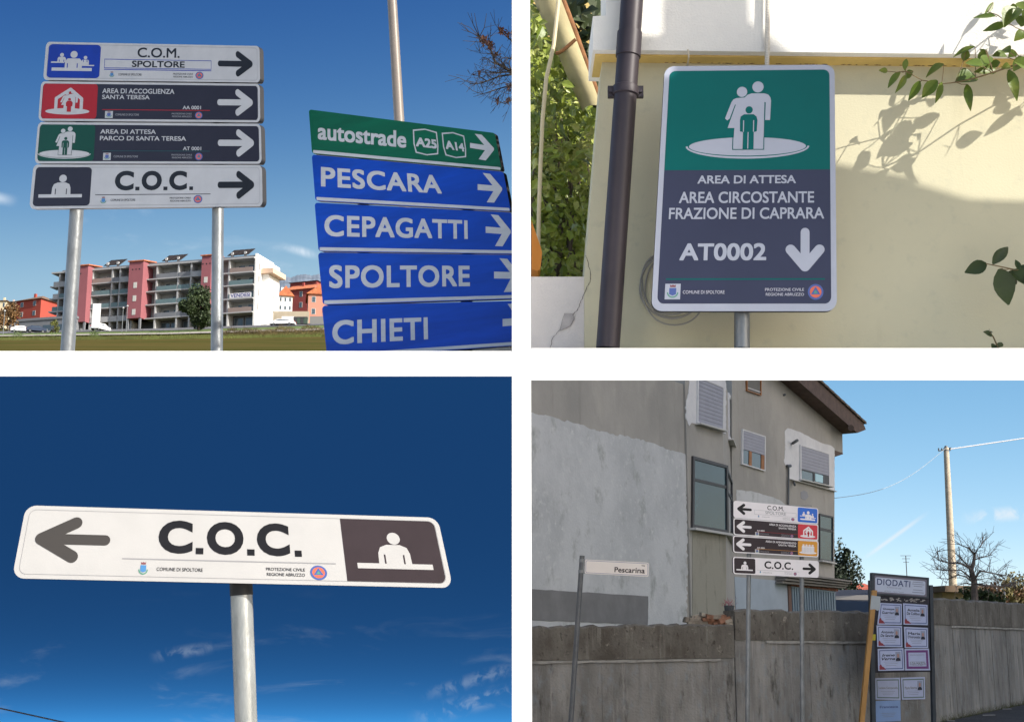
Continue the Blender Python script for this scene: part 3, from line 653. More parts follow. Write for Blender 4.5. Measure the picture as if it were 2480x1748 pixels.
fbox('ground_floor', M('shop_front_dark', (.07, .075, .085), .6, var=.3, scale=.2), sL, sR, -6, zf[0] - .32, -9, -DEP)
fbox('roof_slab', cw, sL - .4, sR, zf[4], zf[4] + .35, -9.4, .25)
fbox('parapet', cgy, sL + 2, sR - .1, zf[4] + .352, ztop, -9, -.6)
for i in range(4): fbox('floor_slab', cw, sL - .6, sR, zf[i] - .28, zf[i], -DEP + .01, .2)
fins = [127, 143, 166, 222, 270, 289, 322, 378, 430, 461, 496, 553, 613]
for x in fins[1:-1]: fbox('fin', cw, S(x) - .18, S(x) + .18, -6, zf[4] - .01, -DEP + .02, .05)
bays = [(129, 143, 'ggww'), (144, 165, 'wggw'), (166, 192, 'wggw'), (223, 269, 'wggt'), (271, 288, 'wggy'), (290, 321, 'wggw'), (379, 429, 'yggy'), (431, 460, 'yggy'), (462, 495, 'yggw'), (554, 612, 'tggt')]
rmat = {'g': cgl, 'w': cw, 't': cbr, 'y': cgy}
winm = M('apartment_window_frame', (.55, .54, .5), .6)
for bi, (x0, x1, k) in enumerate(bays):
    s0, s1 = S(x0) + .1, S(x1) - .1
    for fl in range(4):
        fbox('balcony_railing', rmat[k[fl]], s0, s1, zf[fl] + .01, zf[fl] + 1.05, .08, .16)
        nw = 2 if s1 - s0 > 4 else 1
        for w in range(nw):
            c = s0 + (s1 - s0) * (w + .5 + random.uniform(-.12, .12)) / nw; hw = random.choice((.6, .8, .5)); zz = zf[fl] + random.choice((.05, .05, .9))
            wn = fbox('window', winm, c - hw - .08, c + hw + .08, zz, zf[fl] + 2.3, -DEP + .012, -DEP + .06)
            fbox('pane', glass if random.random() < .7 else cw, c - hw, c + hw, zz + .08, zf[fl] + 2.22, -DEP + .061, -DEP + .09, wn)
    for k2 in range(1 if s1 - s0 < 4 else 2):
        c = s0 + (s1 - s0) * (k2 + .5) / (1 if s1 - s0 < 4 else 2)
        wn = fbox('shop_window', M('shop_frame', (.3, .3, .31), .5), c - 1.2, c + 1.2, -2.2, zf[0] - .7, -DEP + .012, -DEP + .07); fbox('pane', glass, c - 1.1, c + 1.1, -2.1, zf[0] - .8, -DEP + .071, -DEP + .1, wn)
for x0, x1 in ((172, 222), (321, 355), (496, 519)):          # pink stair towers stand proud of the balconies
    s0, s1 = S(x0), S(x1); tw = fbox('stair_tower', cpk, s0, s1, zf[0] - .28, ztop - .1, -DEP + .03, 2.0)
    g = G(); a, b, c2, d2 = pf.pt(s0 - .3, ztop - .098, 2.3), pf.pt(s1 + .3, ztop - .098, 2.3), pf.pt(s1 + .3, ztop + .9, -3.5), pf.pt(s0 - .3, ztop + .9, -3.5)
    g.prism([a, b, c2, d2], V((0, 0, .25))); g.obj('tower_roof', tile, tw)
    cx = (s0 + s1) / 2
    for fl in range(3):
        wn = fbox('tower_window', winm, cx - .45, cx + .45, zf[fl] + .5, zf[fl] + 1.9, 2.002, 2.05, tw)
    for q in (-.9, 0, .9): fbox('vent', rubber, cx + q - .16, cx + q + .16, zf[3] + 1.9, zf[3] + 2.2, 2.002, 2.02, tw)
    for q in (s0 + .3, s1 - .3): fbox('pillar', cgy, q - .22, q + .22, -6, zf[0] - .282, 1.4, 1.85)
# lit gable end
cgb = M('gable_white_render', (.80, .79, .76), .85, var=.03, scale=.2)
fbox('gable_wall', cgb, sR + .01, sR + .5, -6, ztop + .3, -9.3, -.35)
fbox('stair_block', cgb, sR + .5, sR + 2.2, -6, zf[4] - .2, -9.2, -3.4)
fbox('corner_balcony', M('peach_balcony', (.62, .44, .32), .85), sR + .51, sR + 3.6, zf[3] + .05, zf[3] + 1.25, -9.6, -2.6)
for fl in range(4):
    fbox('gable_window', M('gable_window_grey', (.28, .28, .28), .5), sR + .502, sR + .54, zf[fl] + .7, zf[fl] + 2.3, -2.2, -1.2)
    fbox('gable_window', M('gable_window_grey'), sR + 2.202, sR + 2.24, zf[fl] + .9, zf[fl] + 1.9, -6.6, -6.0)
# solar panels on the roof
for x0, x1, y in ((243, 284, 640), (384, 432, 628), (543, 596, 617)):
    s0, s1 = S(x0), S(x1); n = max(4, int((s1 - s0) / 1.4))
    for i in range(n):
        u0, u1 = s0 + (s1 - s0) * i / n, s0 + (s1 - s0) * (i + .88) / n
        g = G(); g.prism([pf.pt(u0, ztop + .3, -.8), pf.pt(u1, ztop + .3, -.8), pf.pt(u1 + .8, ztop + 2.1, -2.6), pf.pt(u0 + .8, ztop + 2.1, -2.6)], V((0, 0, .12))); g.obj('solar_panel', M('solar_cell', (.03, .024, .022), .6, spec=.2), ab)
    for q in (.2, .8):
        ss_ = s0 + (s1 - s0) * q; fbox('chimney', cw, ss_ - .25, ss_ + .25, ztop, ztop + 1.2, -1.4, -.9)
# banner
bs0, bs1 = S(557, 715), S(609, 715)
bn = G(); pf.boxsz(bn, bs0, bs1, zf[1] + .05, zf[1] + 1.2, .17, .2)
bo = tag(bn.obj('sale_banner', M('banner_white', (.72, .70, .70), .7)), 'white banner with blue capital letters hanging on apartment balcony', 'banner')
vsx, fsx, _ = text_mesh('VENDESI', .02)
mesh('lettering', [pf.pt(bs0 + .25 + (bs1 - bs0 - .5) * x, zf[1] + 1.08 - .9 * y, .22) for x, y in vsx], fsx, M('banner_blue', (.05, .06, .25), .7), bo)
# low annex at the left end
fbox('annex', cgy, sL - 9, sL + 9, -8, zf[0] + .4, -2.5, 3.4); fbox('annex_parapet', cgy, sL - 9.2, sL + 9.2, zf[0] + .402, zf[0] + 1.0, -2.7, 3.6)
for q in range(4): fbox('annex_shop_window', glass, sL - 7.5 + q * 4, sL - 4.6 + q * 4, -2.4, zf[0] - .9, 3.402, 3.45)
# --- other houses
def house(name, label, px0, px1, ytop, ybase, Y, yaw, wallm, roofm, depth=9, rise=2.2, kind='hip', nwin=3, group=None, storeys=2, winmat=None):
    p = Plane(at((px0 + px1) / 2, ybase, Y), yaw=yaw); s0, s1, z0, z1 = p.rect(px0, ytop, px1, ybase)
    t = thing(name, label, 'house', p.p0, group)
    g = G(); p.boxsz(g, s0, s1, -3, z1, -depth, 0); g.obj('wall', wallm, t)
    o = .5; g = G()
    A, B, C_, D_ = p.pt(s0 - o, z1 - .1, o), p.pt(s1 + o, z1 - .1, o), p.pt(s1 + o, z1 - .1, -depth - o), p.pt(s0 - o, z1 - .1, -depth - o)
    if kind == 'hip':
        k = min((s1 - s0) * .42, depth * .5); E, F_ = p.pt(s0 + k, z1 + rise, -depth / 2), p.pt(s1 - k, z1 + rise, -depth / 2)
        g.add([A, B, C_, D_, E, F_], [(0, 1, 5, 4), (1, 2, 5), (2, 3, 4, 5), (3, 0, 4), (3, 2, 1, 0)])
    elif kind == 'gable':
        E, F_ = p.pt(s0 - o, z1 + rise, -depth / 2), p.pt(s1 + o, z1 + rise, -depth / 2)
        g.add([A, B, C_, D_, E, F_], [(0, 1, 5, 4), (1, 2, 5), (2, 3, 4, 5), (3, 0, 4), (3, 2, 1, 0)])
    else:
        E, F_ = p.pt((s0 + s1) / 2, z1 + rise, o), p.pt((s0 + s1) / 2, z1 + rise, -depth - o)
        g.add([A, B, C_, D_, E, F_], [(0, 1, 4), (1, 2, 5, 4), (2, 3, 5), (3, 0, 4, 5), (3, 2, 1, 0)])
    r = g.obj('roof', roofm, t)
    g = G(); sc = s0 + (s1 - s0) * .35; p.boxsz(g, sc - .3, sc + .3, z1, z1 + rise + .6, -depth * .45, -depth * .45 + .6); g.obj('chimney', wallm, r)
    H = z1 - max(z0, 0)
    for i in range(nwin):
        for f_ in range(storeys):
            c = s0 + (s1 - s0) * (i + .5) / nwin; zz = z1 - H * (f_ + .72) / storeys; hw = min(.5, (s1 - s0) / nwin * .22)
            g = G(); p.boxsz(g, c - hw, c + hw, zz, zz + H / storeys * .5, .005, .06); w = g.obj('window', winm, t)
            g = G(); p.boxsz(g, c - hw * .8, c + hw * .8, zz + .08, zz + H / storeys * .5 - .08, .061, .08); g.obj('pane', winmat or glass, w)
    return t
red_r = M('red_render', (.34, .06, .04), .85, var=.08, scale=.2); dred = M('dark_red_render', (.25, .05, .045), .85, var=.1, scale=.2)
brown_tile = M('brown_roof_tile', (.16, .10, .065), .9, var=.25, scale=1.2)
house('village_house', 'red house with brown hipped roof behind the low annex', 38, 98, 726, 772, 350, -24, red_r, brown_tile, 9, 2.0, 'hip', 2)
house('village_house', 'white house with steep orange tiled roof beside apartment block', 674, 708, 716, 756, 340, 15, cgb, tile, 10, 2.6, 'gable_front', 3)
house('village_house', 'dark red house with broad orange tiled roof behind white house', 690, 768, 700, 752, 380, -20, dred, tile, 10, 2.5, 'gable', 3)
house('village_house', 'red flat topped house rising behind broad orange roof', 702, 766, 682, 740, 430, -20, dred, dred, 9, .5, 'hip', 0)
house('village_house', 'peach gabled house next to the blue road sign', 746, 800, 712, 770, 315, 10, M('peach_render', (.48, .22, .16), .85, var=.06), tile, 9, 2.2, 'gable_front', 2)
house('village_house', 'cream house half hidden behind autumn tree at field edge', -8, 14, 728, 772, 420, 0, M('cream_render', (.58, .50, .34), .85), brown_tile, 8, 1.2, 'hip', 2)
house('village_house', 'small pale house with flat roof beside red house', 16, 38, 730, 760, 460, 0, M('pale_pink_render', (.5, .42, .38), .85), brown_tile, 8, .8, 'hip', 2)
# --- yard wall, fence, bins
def wall_px(name, label, x0, y0, x1, y1, Y, mat, cat='wall', th=.3, Y2=None):
    a, b = at(x0, y1, Y), at(x1, y1, Y2 or Y); c = at(x0, y0, Y); n = V((0, th, 0)); h = V((0, 0, c.z - a.z))
    dn = V((0, 0, 2)); g = G().hexa([a - dn, b - dn, b + n - dn, a + n - dn, a + h, b + h, b + n + h, a + n + h]); return tag(g.obj(name, mat), label, cat)
wall_px('yard_wall', 'beige boundary wall below white village house', 661, 754, 748, 772, 296, M('beige_wall', (.40, .34, .25), .9, var=.12, scale=.3))
wall_px('yard_wall', 'bright white low wall behind white car', 682, 766, 712, 778, 292, cgb)
wall_px('yard_wall', 'grey slatted fence near the blue road sign', 750, 766, 790, 778, 290, M('fence_grey', (.2, .2, .19), .9))
binm = [M('bin_dark', (.04, .04, .045), .6), M('bin_green', (.05, .08, .06), .6)]
for i, x in enumerate((716, 724, 732, 740)):
    b_ = at(x, 781, 286); g = G(); q = [(-.45, -.4), (.45, -.4), (.45, .4), (-.45, .4)]
    g.hexa([b_ + V((a * .85, b * .85, -.3)) for a, b in q] + [b_ + V((a, b, 1.0)) for a, b in q]); o = G().hexa([b_ + V((a * 1.05, b * 1.05, 1.002)) for a, b in q] + [b_ + V((a * .9, b * .7, 1.25)) for a, b in q])
    t = thing('waste_bin', ['dark waste bin standing next to the bright white low wall', 'greenish second waste bin from the bright white wall', 'dark third waste bin from the bright white wall', 'greenish waste bin standing next to the grey slatted fence'][i], 'bin', b_, 'bins in a row'); g.obj('body', binm[i % 2], t); o.obj('lid', binm[0], t)
def car(name, label, base, yaw, paint, L=4.2, W=1.75, H=1.5, group=None, suv=False):
    t = thing(name, label, 'car', base, group); a = math.radians(yaw); ex = V((math.cos(a), math.sin(a), 0)); ey = V((-math.sin(a), math.cos(a), 0)); ez = V((0, 0, 1))
    def P(x, y, z): return base + ex * x + ey * y + ez * z
    prof_ = [(-.5, .28), (-.5, .62), (-.46, .72), (-.36, .74), (-.26, .98), (.16, 1.0), (.34, .70), (.47, .62), (.5, .48), (.5, .28)] if not suv else [(-.5, .26), (-.5, .66), (-.47, .72), (-.42, .98), (.16, 1.0), (.30, .70), (.47, .62), (.5, .46), (.5, .26)]
    def ring(y, ins): return [P(x * L * (1 - ins * .02), y * (1 - (.17 if z > .75 else 0) - ins * .05), z * H) for x, z in prof_]
    n = len(prof_); g = G(); r0, r1 = ring(-W / 2, 0), ring(W / 2, 0); g.v = r0 + r1
    g.f = [tuple(range(n)), tuple(reversed(range(n, 2 * n)))] + [(i, n + i, n + (i + 1) % n, (i + 1) % n) for i in range(n)]; g.obj('body', paint, t)
    for s in (-1, 1):
        g = G(); y = s * (W / 2 * .90 + .01)
        q = [(-.30, .76), (-.23, .93), (.12, .95), (.26, .74)] if not suv else [(-.40, .75), (-.36, .94), (.12, .95), (.24, .74)]
        g.add([P(x * L, s * (W / 2 * (1.006 if z < .8 else .845)), z * H) for x, z in q], [(0, 1, 2, 3)]); g.obj('side_window', glass, t)
        for x in (-.31, .31):
            c = P(x * L, s * W / 2 * .9, .30); g = G(); g.tube([c - ey * .11, c + ey * .11], .31, 14); w = g.obj('wheel', tyre, t)
            g = G(); g.tube([c + ey * s * .111, c + ey * s * .125], .18, 10); g.obj('rim', galv, w)
        g = G(); c = P(.497 * L, s * W * .36, .55 * H); g.box(c - V((.12, .12, .07)), c + V((.12, .12, .07))); g.obj('headlight', film_w, t)
        g = G(); c = P(-.497 * L, s * W * .38, .60 * H); g.box(c - V((.1, .1, .1)), c + V((.1, .1, .1))); g.obj('tail_light', red_f, t)
    i0, i1 = (5, 6) if not suv else (4, 5)
    for nm, (ia, ib) in (('windscreen', (i0, i1)), ('rear_window', (3, 4) if not suv else (2, 3))):
        (xa, za), (xb, zb) = prof_[ia], prof_[ib]
        def Q(t_, y): x = (xa + (xb - xa) * t_) * L; z = (za + (zb - za) * t_) * H; return P(x, y * (.85 if z > .75 * H else .95), z) + ez * .012 + ex * (.012 if nm == 'windscreen' else -.012)
        g = G(); g.add([Q(.12, -W * .42), Q(.9, -W * .46), Q(.9, W * .46), Q(.12, W * .42)], [(0, 1, 2, 3)]); g.obj(nm, glass, t)
    return t
whitec = M('white_car_paint', (.75, .75, .75), .25, coat=.6); darkc = M('dark_blue_car_paint', (.02, .03, .06), .25, coat=.6); greyc = M('grey_car_paint', (.25, .26, .28), .25, coat=.6)
car('parked_car', 'white car parked in front of the low annex', gpt(51, 282), 15, whitec)
car('parked_car', 'dark car parked beside the round green shrub', gpt(88, 280), 20, darkc)
car('parked_car', 'white van like car parked behind the small white billboard', gpt(243, 284), 60, whitec, 4.3, 1.8, 1.7, suv=True)
car('parked_car', 'white pickup like car parked before white gable end', gpt(684, 284), 175, whitec, 5.6, 1.85, 1.55)
# small billboard, thin lamps
b_ = gpt(229, 262); t = thing('billboard', 'small upright white billboard standing at roadside', 'billboard', b_)
g = G(); q = at(232, 782, 262); g.box(q + V((-.8, 0, -1)), q + V((.8, .12, 4.0))); g.v = [v + V((0, 0, 0)) for v in g.v]; g.obj('board', M('billboard_white', (.8, .8, .82), .5, var=.05), t)
g = G(); g.box(b_ + V((-.15, .0, -.3)), b_ + V((.15, .11, (q.z - b_.z) - 1.002))); g.obj('post', galv_d, t)
for x, Yl, h in ((295, 268, 5.2), (305, 268, 5.6), (7, 258, 5.0), (33, 260, 2.6)):
    b_ = gpt(x, Yl); t = thing('lamp_post', {295: 'thin pale lamp post beside taller one before middle pink tower', 305: 'taller thin lamp post before middle pink tower', 7: 'thin white pole at the roadside near cream house', 33: 'short white marker post near the white parked car'}[x], 'lamp post', b_)
    smooth_angle(G().tube([b_ - V((0, 0, .3)), b_ + V((0, 0, h))], [.09, .06], 8).obj('pole', galv, t))
    if h > 3: g = G(); g.tube([b_ + V((0, 0, h)), b_ + V((0, 0, h + .25))], [.22, .14], 8); g.obj('lamp_head', film_w, t)
# trees, shrubs, hedge
b_ = gpt(478, 262); leafy_tree('evergreen_tree', 'dark round evergreen tree with several pale stems before the apartment block', b_, 9.0, (3.5, 3.0, 3.9), leaf_dark, 8500, .5, 30, .18)
b_ = gpt(14, 300); leafy_tree('autumn_tree', 'rust coloured autumn tree at the field edge beside cream house', b_, 7.0, (3.2, 3, 3.4), leaf_autumn, 2200, .5, 16, .2)
b_ = gpt(128, 270); leafy_tree('round_shrub', 'round yellow green shrub beside dark parked car', b_, 3.0, (1.3, 1.2, 1.6), M('olive_leaf', (.13, .14, .035), .8, var=.4), 900, .3, 10, .08, cat='shrub', trunk_h=.3)
g = G()
for i in range(5200):
    x = random.uniform(530, 790); Yh = 214 + random.uniform(-4, 5); b_ = gpt(x, Yh); h = (1.2 + 1.0 * noise.noise(V((x * .045, 2.2, 0)))) * random.random() ** .6
    q = b_ + V((0, 0, max(0, h * .9))); rot_leaf(g, q, rnd_unit() + V((0, 0, .6)), rnd_unit(), random.uniform(.25, .6), .2, 0, 1)
stuff(tag(g.obj('scrub_hedge', M('dry_scrub_leaf', (.10, .075, .03), .9, var=.5, scale=.2)), 'band of dry brown scrub along the far edge of field', 'scrub'))
g = G()
for i in range(6500):
    x = random.uniform(-30, 780); Yh = 196 + 30 * random.random() ** 1.5; b_ = gpt(x, Yh)
    rot_leaf(g, b_, V((random.gauss(0, .4), random.gauss(0, .3), 1)), V((0, 1, 0)), random.uniform(.2, .55), .12, 0, 1)
stuff(tag(g.obj('rough_grass', M('rough_grass_blade', (.10, .12, .03), .9, var=.5, scale=.1)), 'rough green grass along the road before the apartments', 'grass'))
g = G()
for (x, n_, w) in ((229, 260, 6), (42, 160, 8), (395, 120, 40), (130, 120, 30)):
    for i in range(n_):
        b_ = gpt(x + random.gauss(0, w), 226 + random.uniform(-3, 3)); rot_leaf(g, b_ + V((0, 0, random.random())), rnd_unit() + V((0, 0, .5)), rnd_unit(), random.uniform(.3, .7), .25, 0, 1)
stuff(tag(g.obj('weed_clumps', leaf_mid), 'clumps of weeds at the foot of the white billboard', 'weeds'))
# far hill
g = G(); Yh = 2500
hp = [(520, 700), (600, 692), (648, 686), (670, 676), (690, 670), (705, 672), (722, 666), (738, 664), (755, 667), (772, 664), (800, 672), (860, 690), (960, 700)]
pts = []
for (x0, y0), (x1, y1) in zip(hp, hp[1:]):
    for k in range(6): t_ = k / 6; pts.append((x0 + (x1 - x0) * t_, y0 + (y1 - y0) * t_ + .8 * math.sin(k * 2.1 + x0)))
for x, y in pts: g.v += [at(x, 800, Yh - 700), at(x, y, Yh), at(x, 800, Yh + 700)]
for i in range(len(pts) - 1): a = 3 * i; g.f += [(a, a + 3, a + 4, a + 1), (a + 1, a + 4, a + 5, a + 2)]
struct(g.obj('hill', M('hazed_wooded_hill', (.13, .16, .20), .95, var=.25, scale=.02), origin=V((0, 0, 0)), smooth=True))  # distance haze is put into the blue-grey hill colour
# ================================================================== UPPER RIGHT BAY
za = Z(1270, 0, 3.762); zb_ = Z(1270, 400, 3.516); zc_ = Z(1560, 140, 4.494); zd_ = Z(1560, 400, 3.518); ze = Z(2060, 0, 3.762); zg = Z(2060, 430, 3.762)
YW = 4.9
pw = Plane(at(1800, 500, YW)); pw2 = Plane(at(1800, 100, YW - .10)); pm_ = Plane(at(1800, 130, YW - .055))
cream = layered('cream_house_render', (.60, .56, .395), [((.55, .52, .37), 1.2, (1, 1, 1), .35, .7), ((.46, .43, .30), 2.2, (1.6, 1.6, .35), .60, .82), ((.50, .48, .35), 14, (1, 1, 1), .55, .75)], .9, .07, 120)
cream_w = layered('pale_render', (.80, .78, .72), [((.72, .70, .66), 1.5, (1, 1, 1), .45, .7)], .9, .2, 120)
pinkish = layered('greyed_pink_render', (.68, .63, .58), [((.60, .56, .52), 2, (1, 1, 1), .45, .7)], .9, .2, 120)
ww = thing('house_wall', 'cream rendered house wall with white parapet behind the green sign', 'wall', at(1800, 845, YW))
g = G(); pw.poly(g, [(1462, 100), (1415, 668), (1415.2, 845), (2900, 845), (2900, 100)], -.22, 0); g.obj('wall_face', cream, ww)
g = G(); pw2.poly(g, [(1436, 40), (1467, 38), (1467, -130), (2900, -130), (2900, 138), (1436, 121)], -.3, 0); g.obj('parapet', cream_w, ww)
g = G(); pm_.poly(g, [(1441, 121.5), (2900, 138.5), (2900, 156), (1441, 137)], -.2, .008); g.obj('moulding', M('ochre_moulding', (.62, .44, .14), .85, var=.2, scale=3), ww)
g = G()
for i in range(60):
    x = random.uniform(1560, 2480); s = random.uniform(2, 9); y = 139 + (x - 1441) * .0118 + 14
    a = pm_.hit(x, y) + pm_.n * .011; g.add([a + pm_.e1 * (s * .0015 * math.cos(t)) + pm_.e2 * (.002 * math.sin(t)) for t in (0, 1.5, 3, 4.6)], [(0, 3, 2, 1)])
stuff(g.obj('moulding_dirt', M('dark_stain', (.16, .10, .05), .9), ww))
lw = tag(pw.poly(G(), [(1286.5, 669.5), (1414.6, 669.5), (1414.8, 845), (1286.5, 845)], -.22, -.004).obj('low_wall', pinkish), 'low pinkish wall with a crack and broken plaster beside downpipe', 'wall')
crackm = M('crack_shadow', (.10, .085, .075), .95); patchm = M('bare_plaster', (.42, .385, .36), .95, var=.12, scale=30)
g = G(); pw.poly(g, [zb_(*q) for q in ((345, 1262), (412, 1262), (428, 1310), (385, 1375), (300, 1410), (330, 1330))], -.002, .0015); g.obj('bare_patch', patchm, lw)
def crack(pts, w, par):
    g = G(); q = []
    for (x0, y0), (x1, y1) in zip(pts, pts[1:]):
        for k in range(5): t = k / 5; q.append((x0 + (x1 - x0) * t + random.uniform(-5, 5), y0 + (y1 - y0) * t + random.uniform(-3, 3)))
    q.append(pts[-1])
    L = [pw.hit(*zb_(x - w * random.uniform(.5, 1.3), y)) + pw.n * .003 for x, y in q]; R_ = [pw.hit(*zb_(x + w * random.uniform(.5, 1.3), y)) + pw.n * .003 for x, y in q]
    n = len(q); g.add(L + R_, [(i, i + 1, n + i + 1, n + i) for i in range(n - 1)]); g.obj('crack', crackm, par)
crack([(345, 1262), (300, 1410)], 1.6, lw); crack([(300, 1405), (250, 1455), (235, 1490), (220, 1555)], 2.4, lw); crack([(412, 1262), (428, 1310), (385, 1375), (300, 1410)], 1.6, lw)
crack([(520, 770), (540, 830), (565, 920), (562, 1000), (535, 1030), (490, 1140), (460, 1220), (412, 1280)], 2.6, ww)
# downpipe
dp = thing('downpipe', 'dark brown rainwater downpipe on the cream wall', 'pipe', at(1470, 844, YW - .165))
a, b = at(1537, -90, YW - .165), at(1472, 844, YW - .165)
pipem = M('brown_pipe', (.032, .025, .031), .45, .1, var=.15, scale=6)
smooth_angle(G().tube([a, b], .043, 32).obj('pipe', pipem, dp))
t = (234 + 90) / (844 + 90); c = a.lerp(b, t); ax = (b - a).normalized()
smooth_angle(G().tube([c - ax * .018, c - ax * .015, c + ax * .015, c + ax * .018], [.046, .05, .05, .046], 32).obj('clamp', pipem, dp))
for s in (-1, 1):
    g = G(); q = c + V((s * .055, .02, 0)); g.tube([q - V((0, .03, 0)), q + V((0, .02, 0))], .008, 8); g.box(q + V((-.012, -.02, -.022)), q + V((.012, .0, .022))); g.obj('clamp_bolt', pipem, dp)
c2 = a.lerp(b, (118 + 90) / 934); smooth_angle(G().tube([c2 - ax * .05, c2 - ax * .048, c2 + ax * .05, c2 + ax * .052], [.043, .0475, .0475, .043], 32).obj('socket', pipem, dp))
# conduit and thin cable above the sign
cd = G(); q0, q1 = at(1861, -90, YW - .12), at(1857, 190, YW - .12); pts = []; rr = []
for i in range(141): pts.append(q0.lerp(q1, i / 140)); rr.append(.0075 if i % 2 else .0098)
tag(smooth_angle(cd.tube(pts, rr, 10).obj('conduit', M('white_conduit', (.66, .62, .55), .6))), 'thin ribbed conduit running down behind top of green sign', 'conduit')
tag(G().tube([at(1666, 120, YW - .11), at(1668, 140, YW - .1), at(1664, 165, YW - .02)], .003, 6).obj('cable_end', M('pale_cable', (.55, .5, .4), .7)), 'short pale cable hanging under the ochre moulding', 'cable')
# coil of wire behind the sign
g = G()
for k, (cx, cy, r) in enumerate(((1628, 690, 78), (1632, 694, 72), (1626, 684, 74), (1634, 700, 83))):
    g.tube([at(cx + r * math.cos(t) * (1 + .05 * math.sin(3 * t + k)), cy + r * 1.05 * math.sin(t), YW - .012 - .004 * k) for t in [2 * math.pi * i / 48 for i in range(49)]], .0032, 6, False)
tag(g.obj('wire_coil', M('grey_wire', (.30, .29, .26), .6), smooth=True), 'coil of grey wire hanging on wall behind green sign', 'wire')
# the sign
YS = 4.66; ps = Plane(at(1800, 450, YS)); film_w_keep = film_w; film_w = M('reflective_film_shade', (.36, .385, .46), .36, var=.03, scale=9)  # film copy with the bluish shade tone put into its colour
gs = thing('waiting_area_sign', 'upright green and slate sign with family pictogram and down arrow', 'sign', at(1797, 844, YS + .045))
p = Panel(gs, ps, [(1610, 161), (2021, 157), (2027, 753.5), (1577, 753.5)], thick=.022, radius=.04)
i0 = p.uv(zc_, 285, 150); i1 = p.uv(zd_, 1590, 1190)
p.loops('slate_field', [rrect(.030, .022, .970, .972, .035 , .026)], M('slate_blue_film', (.036, .042, .080), .4, var=.05, spec=.2), .0015)
vs_ = p.uv(zc_, 1130, 1222)[1]
Rr = rrect(.030, .022, .970, .5, .035, .026)
p.loops('green_field', [Rr[-7:] + Rr[:7] + [(.970, vs_), (.030, vs_)]], teal_f, .0024)
pic_fam(p, p.uvrect(zc_, 465, 265, 1797, 1105), film_w, teal_f, .0034)
for tx, r_, bd in (('AREA DI ATTESA', (455, 88, 1293, 158), .016), ('AREA CIRCOSTANTE', (298, 226, 1448, 324), .014), ('FRAZIONE DI CAPRARA', (212, 362, 1533, 460), .012), ('AT0002', (303, 666, 1040, 813), .02)): p.text(tx, p.uvrect(zd_, *r_), film_w, bd)
p.arrow(p.uvrect(zd_, 1206, 535, 1536, 912), film_w, 'down', barb=.38)
p.strip('rule', p.uvrect(zd_, 185, 965, 1540, 977), teal_f, .0026)
lowlines(p, zd_, (190, 1018, 296, 1136), (330, 1068, 685, 1096), (1030, 1048, 1362, 1113), (1394, 1013, 1528, 1147), M('pale_print', (.5, .5, .56), .6))
film_w = film_w_keep
q0, q1 = at(1797, 300, YS + .055), at(1797, 844, YS + .055)
smooth_angle(G().tube([q0, q1], .0285, 24).obj('post', galv, gs))
for yy in (330, 640): g = G(); ps.boxpx(g, 1740, yy - 5, 1855, yy + 5, -.032, -.0225); g.obj('clamp_rail', galv, gs)
# --- leafy sprays in front of the wall
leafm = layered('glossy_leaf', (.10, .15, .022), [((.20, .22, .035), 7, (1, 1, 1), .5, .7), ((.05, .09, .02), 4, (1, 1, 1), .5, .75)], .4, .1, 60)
leaf_shaded = layered('shaded_leaf', (.035, .055, .018), [((.06, .085, .025), 7, (1, 1, 1), .5, .7)], .35, .1, 60)  # darker leaf copy, the shade on the low sprays is in its colour
twigm = M('green_brown_twig', (.16, .11, .05), .8, var=.2)
def spray(name, label, z, stem, leaves, Y, mat, seed):
    random.seed(seed); t = thing(name, label, 'branch', at(*z(*stem[0]), Y), 'sprays of leaves before the cream wall' if False else None)
    W = [at(*z(x, y), Y + .05 * math.sin(i)) for i, (x, y) in enumerate(stem)]
    smooth_angle(G().tube(W, [.0042 * (1 - .6 * i / (len(W) - 1)) for i in range(len(W))], 6).obj('stem', twigm, t))
    if stem[0][0] > 2000:
        for k in range(8): f = random.random() * (3 if len(stem) > 6 else 2) * .95; i = int(f); q = (stem[i][0] + (stem[i + 1][0] - stem[i][0]) * (f - i), stem[i][1] + (stem[i + 1][1] - stem[i][1]) * (f - i)); leaves = leaves + [(q[0], q[1], q[0] + random.uniform(-160, 90), q[1] + random.uniform(-60, 170), random.uniform(50, 100))]
    for (x0, y0, x1, y1, w) in leaves:
        dy = random.uniform(-.07, .06); a = at(*z(x0, y0), Y + dy); b = at(*z(x1, y1), Y + dy + random.uniform(-.05, .05)); L = (b - a).length; wd = w / z.k * Y / FPX
        up = V((random.uniform(-.5, .5), -1, random.uniform(-.2, .7))).normalized(); g = G(); rot_leaf(g, a, b - a, up, L, wd * 1.45, random.choice((.25, .45, .6)), 6, random.uniform(.05, .22)); smooth_angle(g.obj('leaf', mat, t), 60)
        s = min(W, key=lambda q: (q - a).length); G().tube([s, s.lerp(a, .5) + V((0, 0, -.004)), a], .0016, 4, False).obj('leaf_stalk', twigm, t)
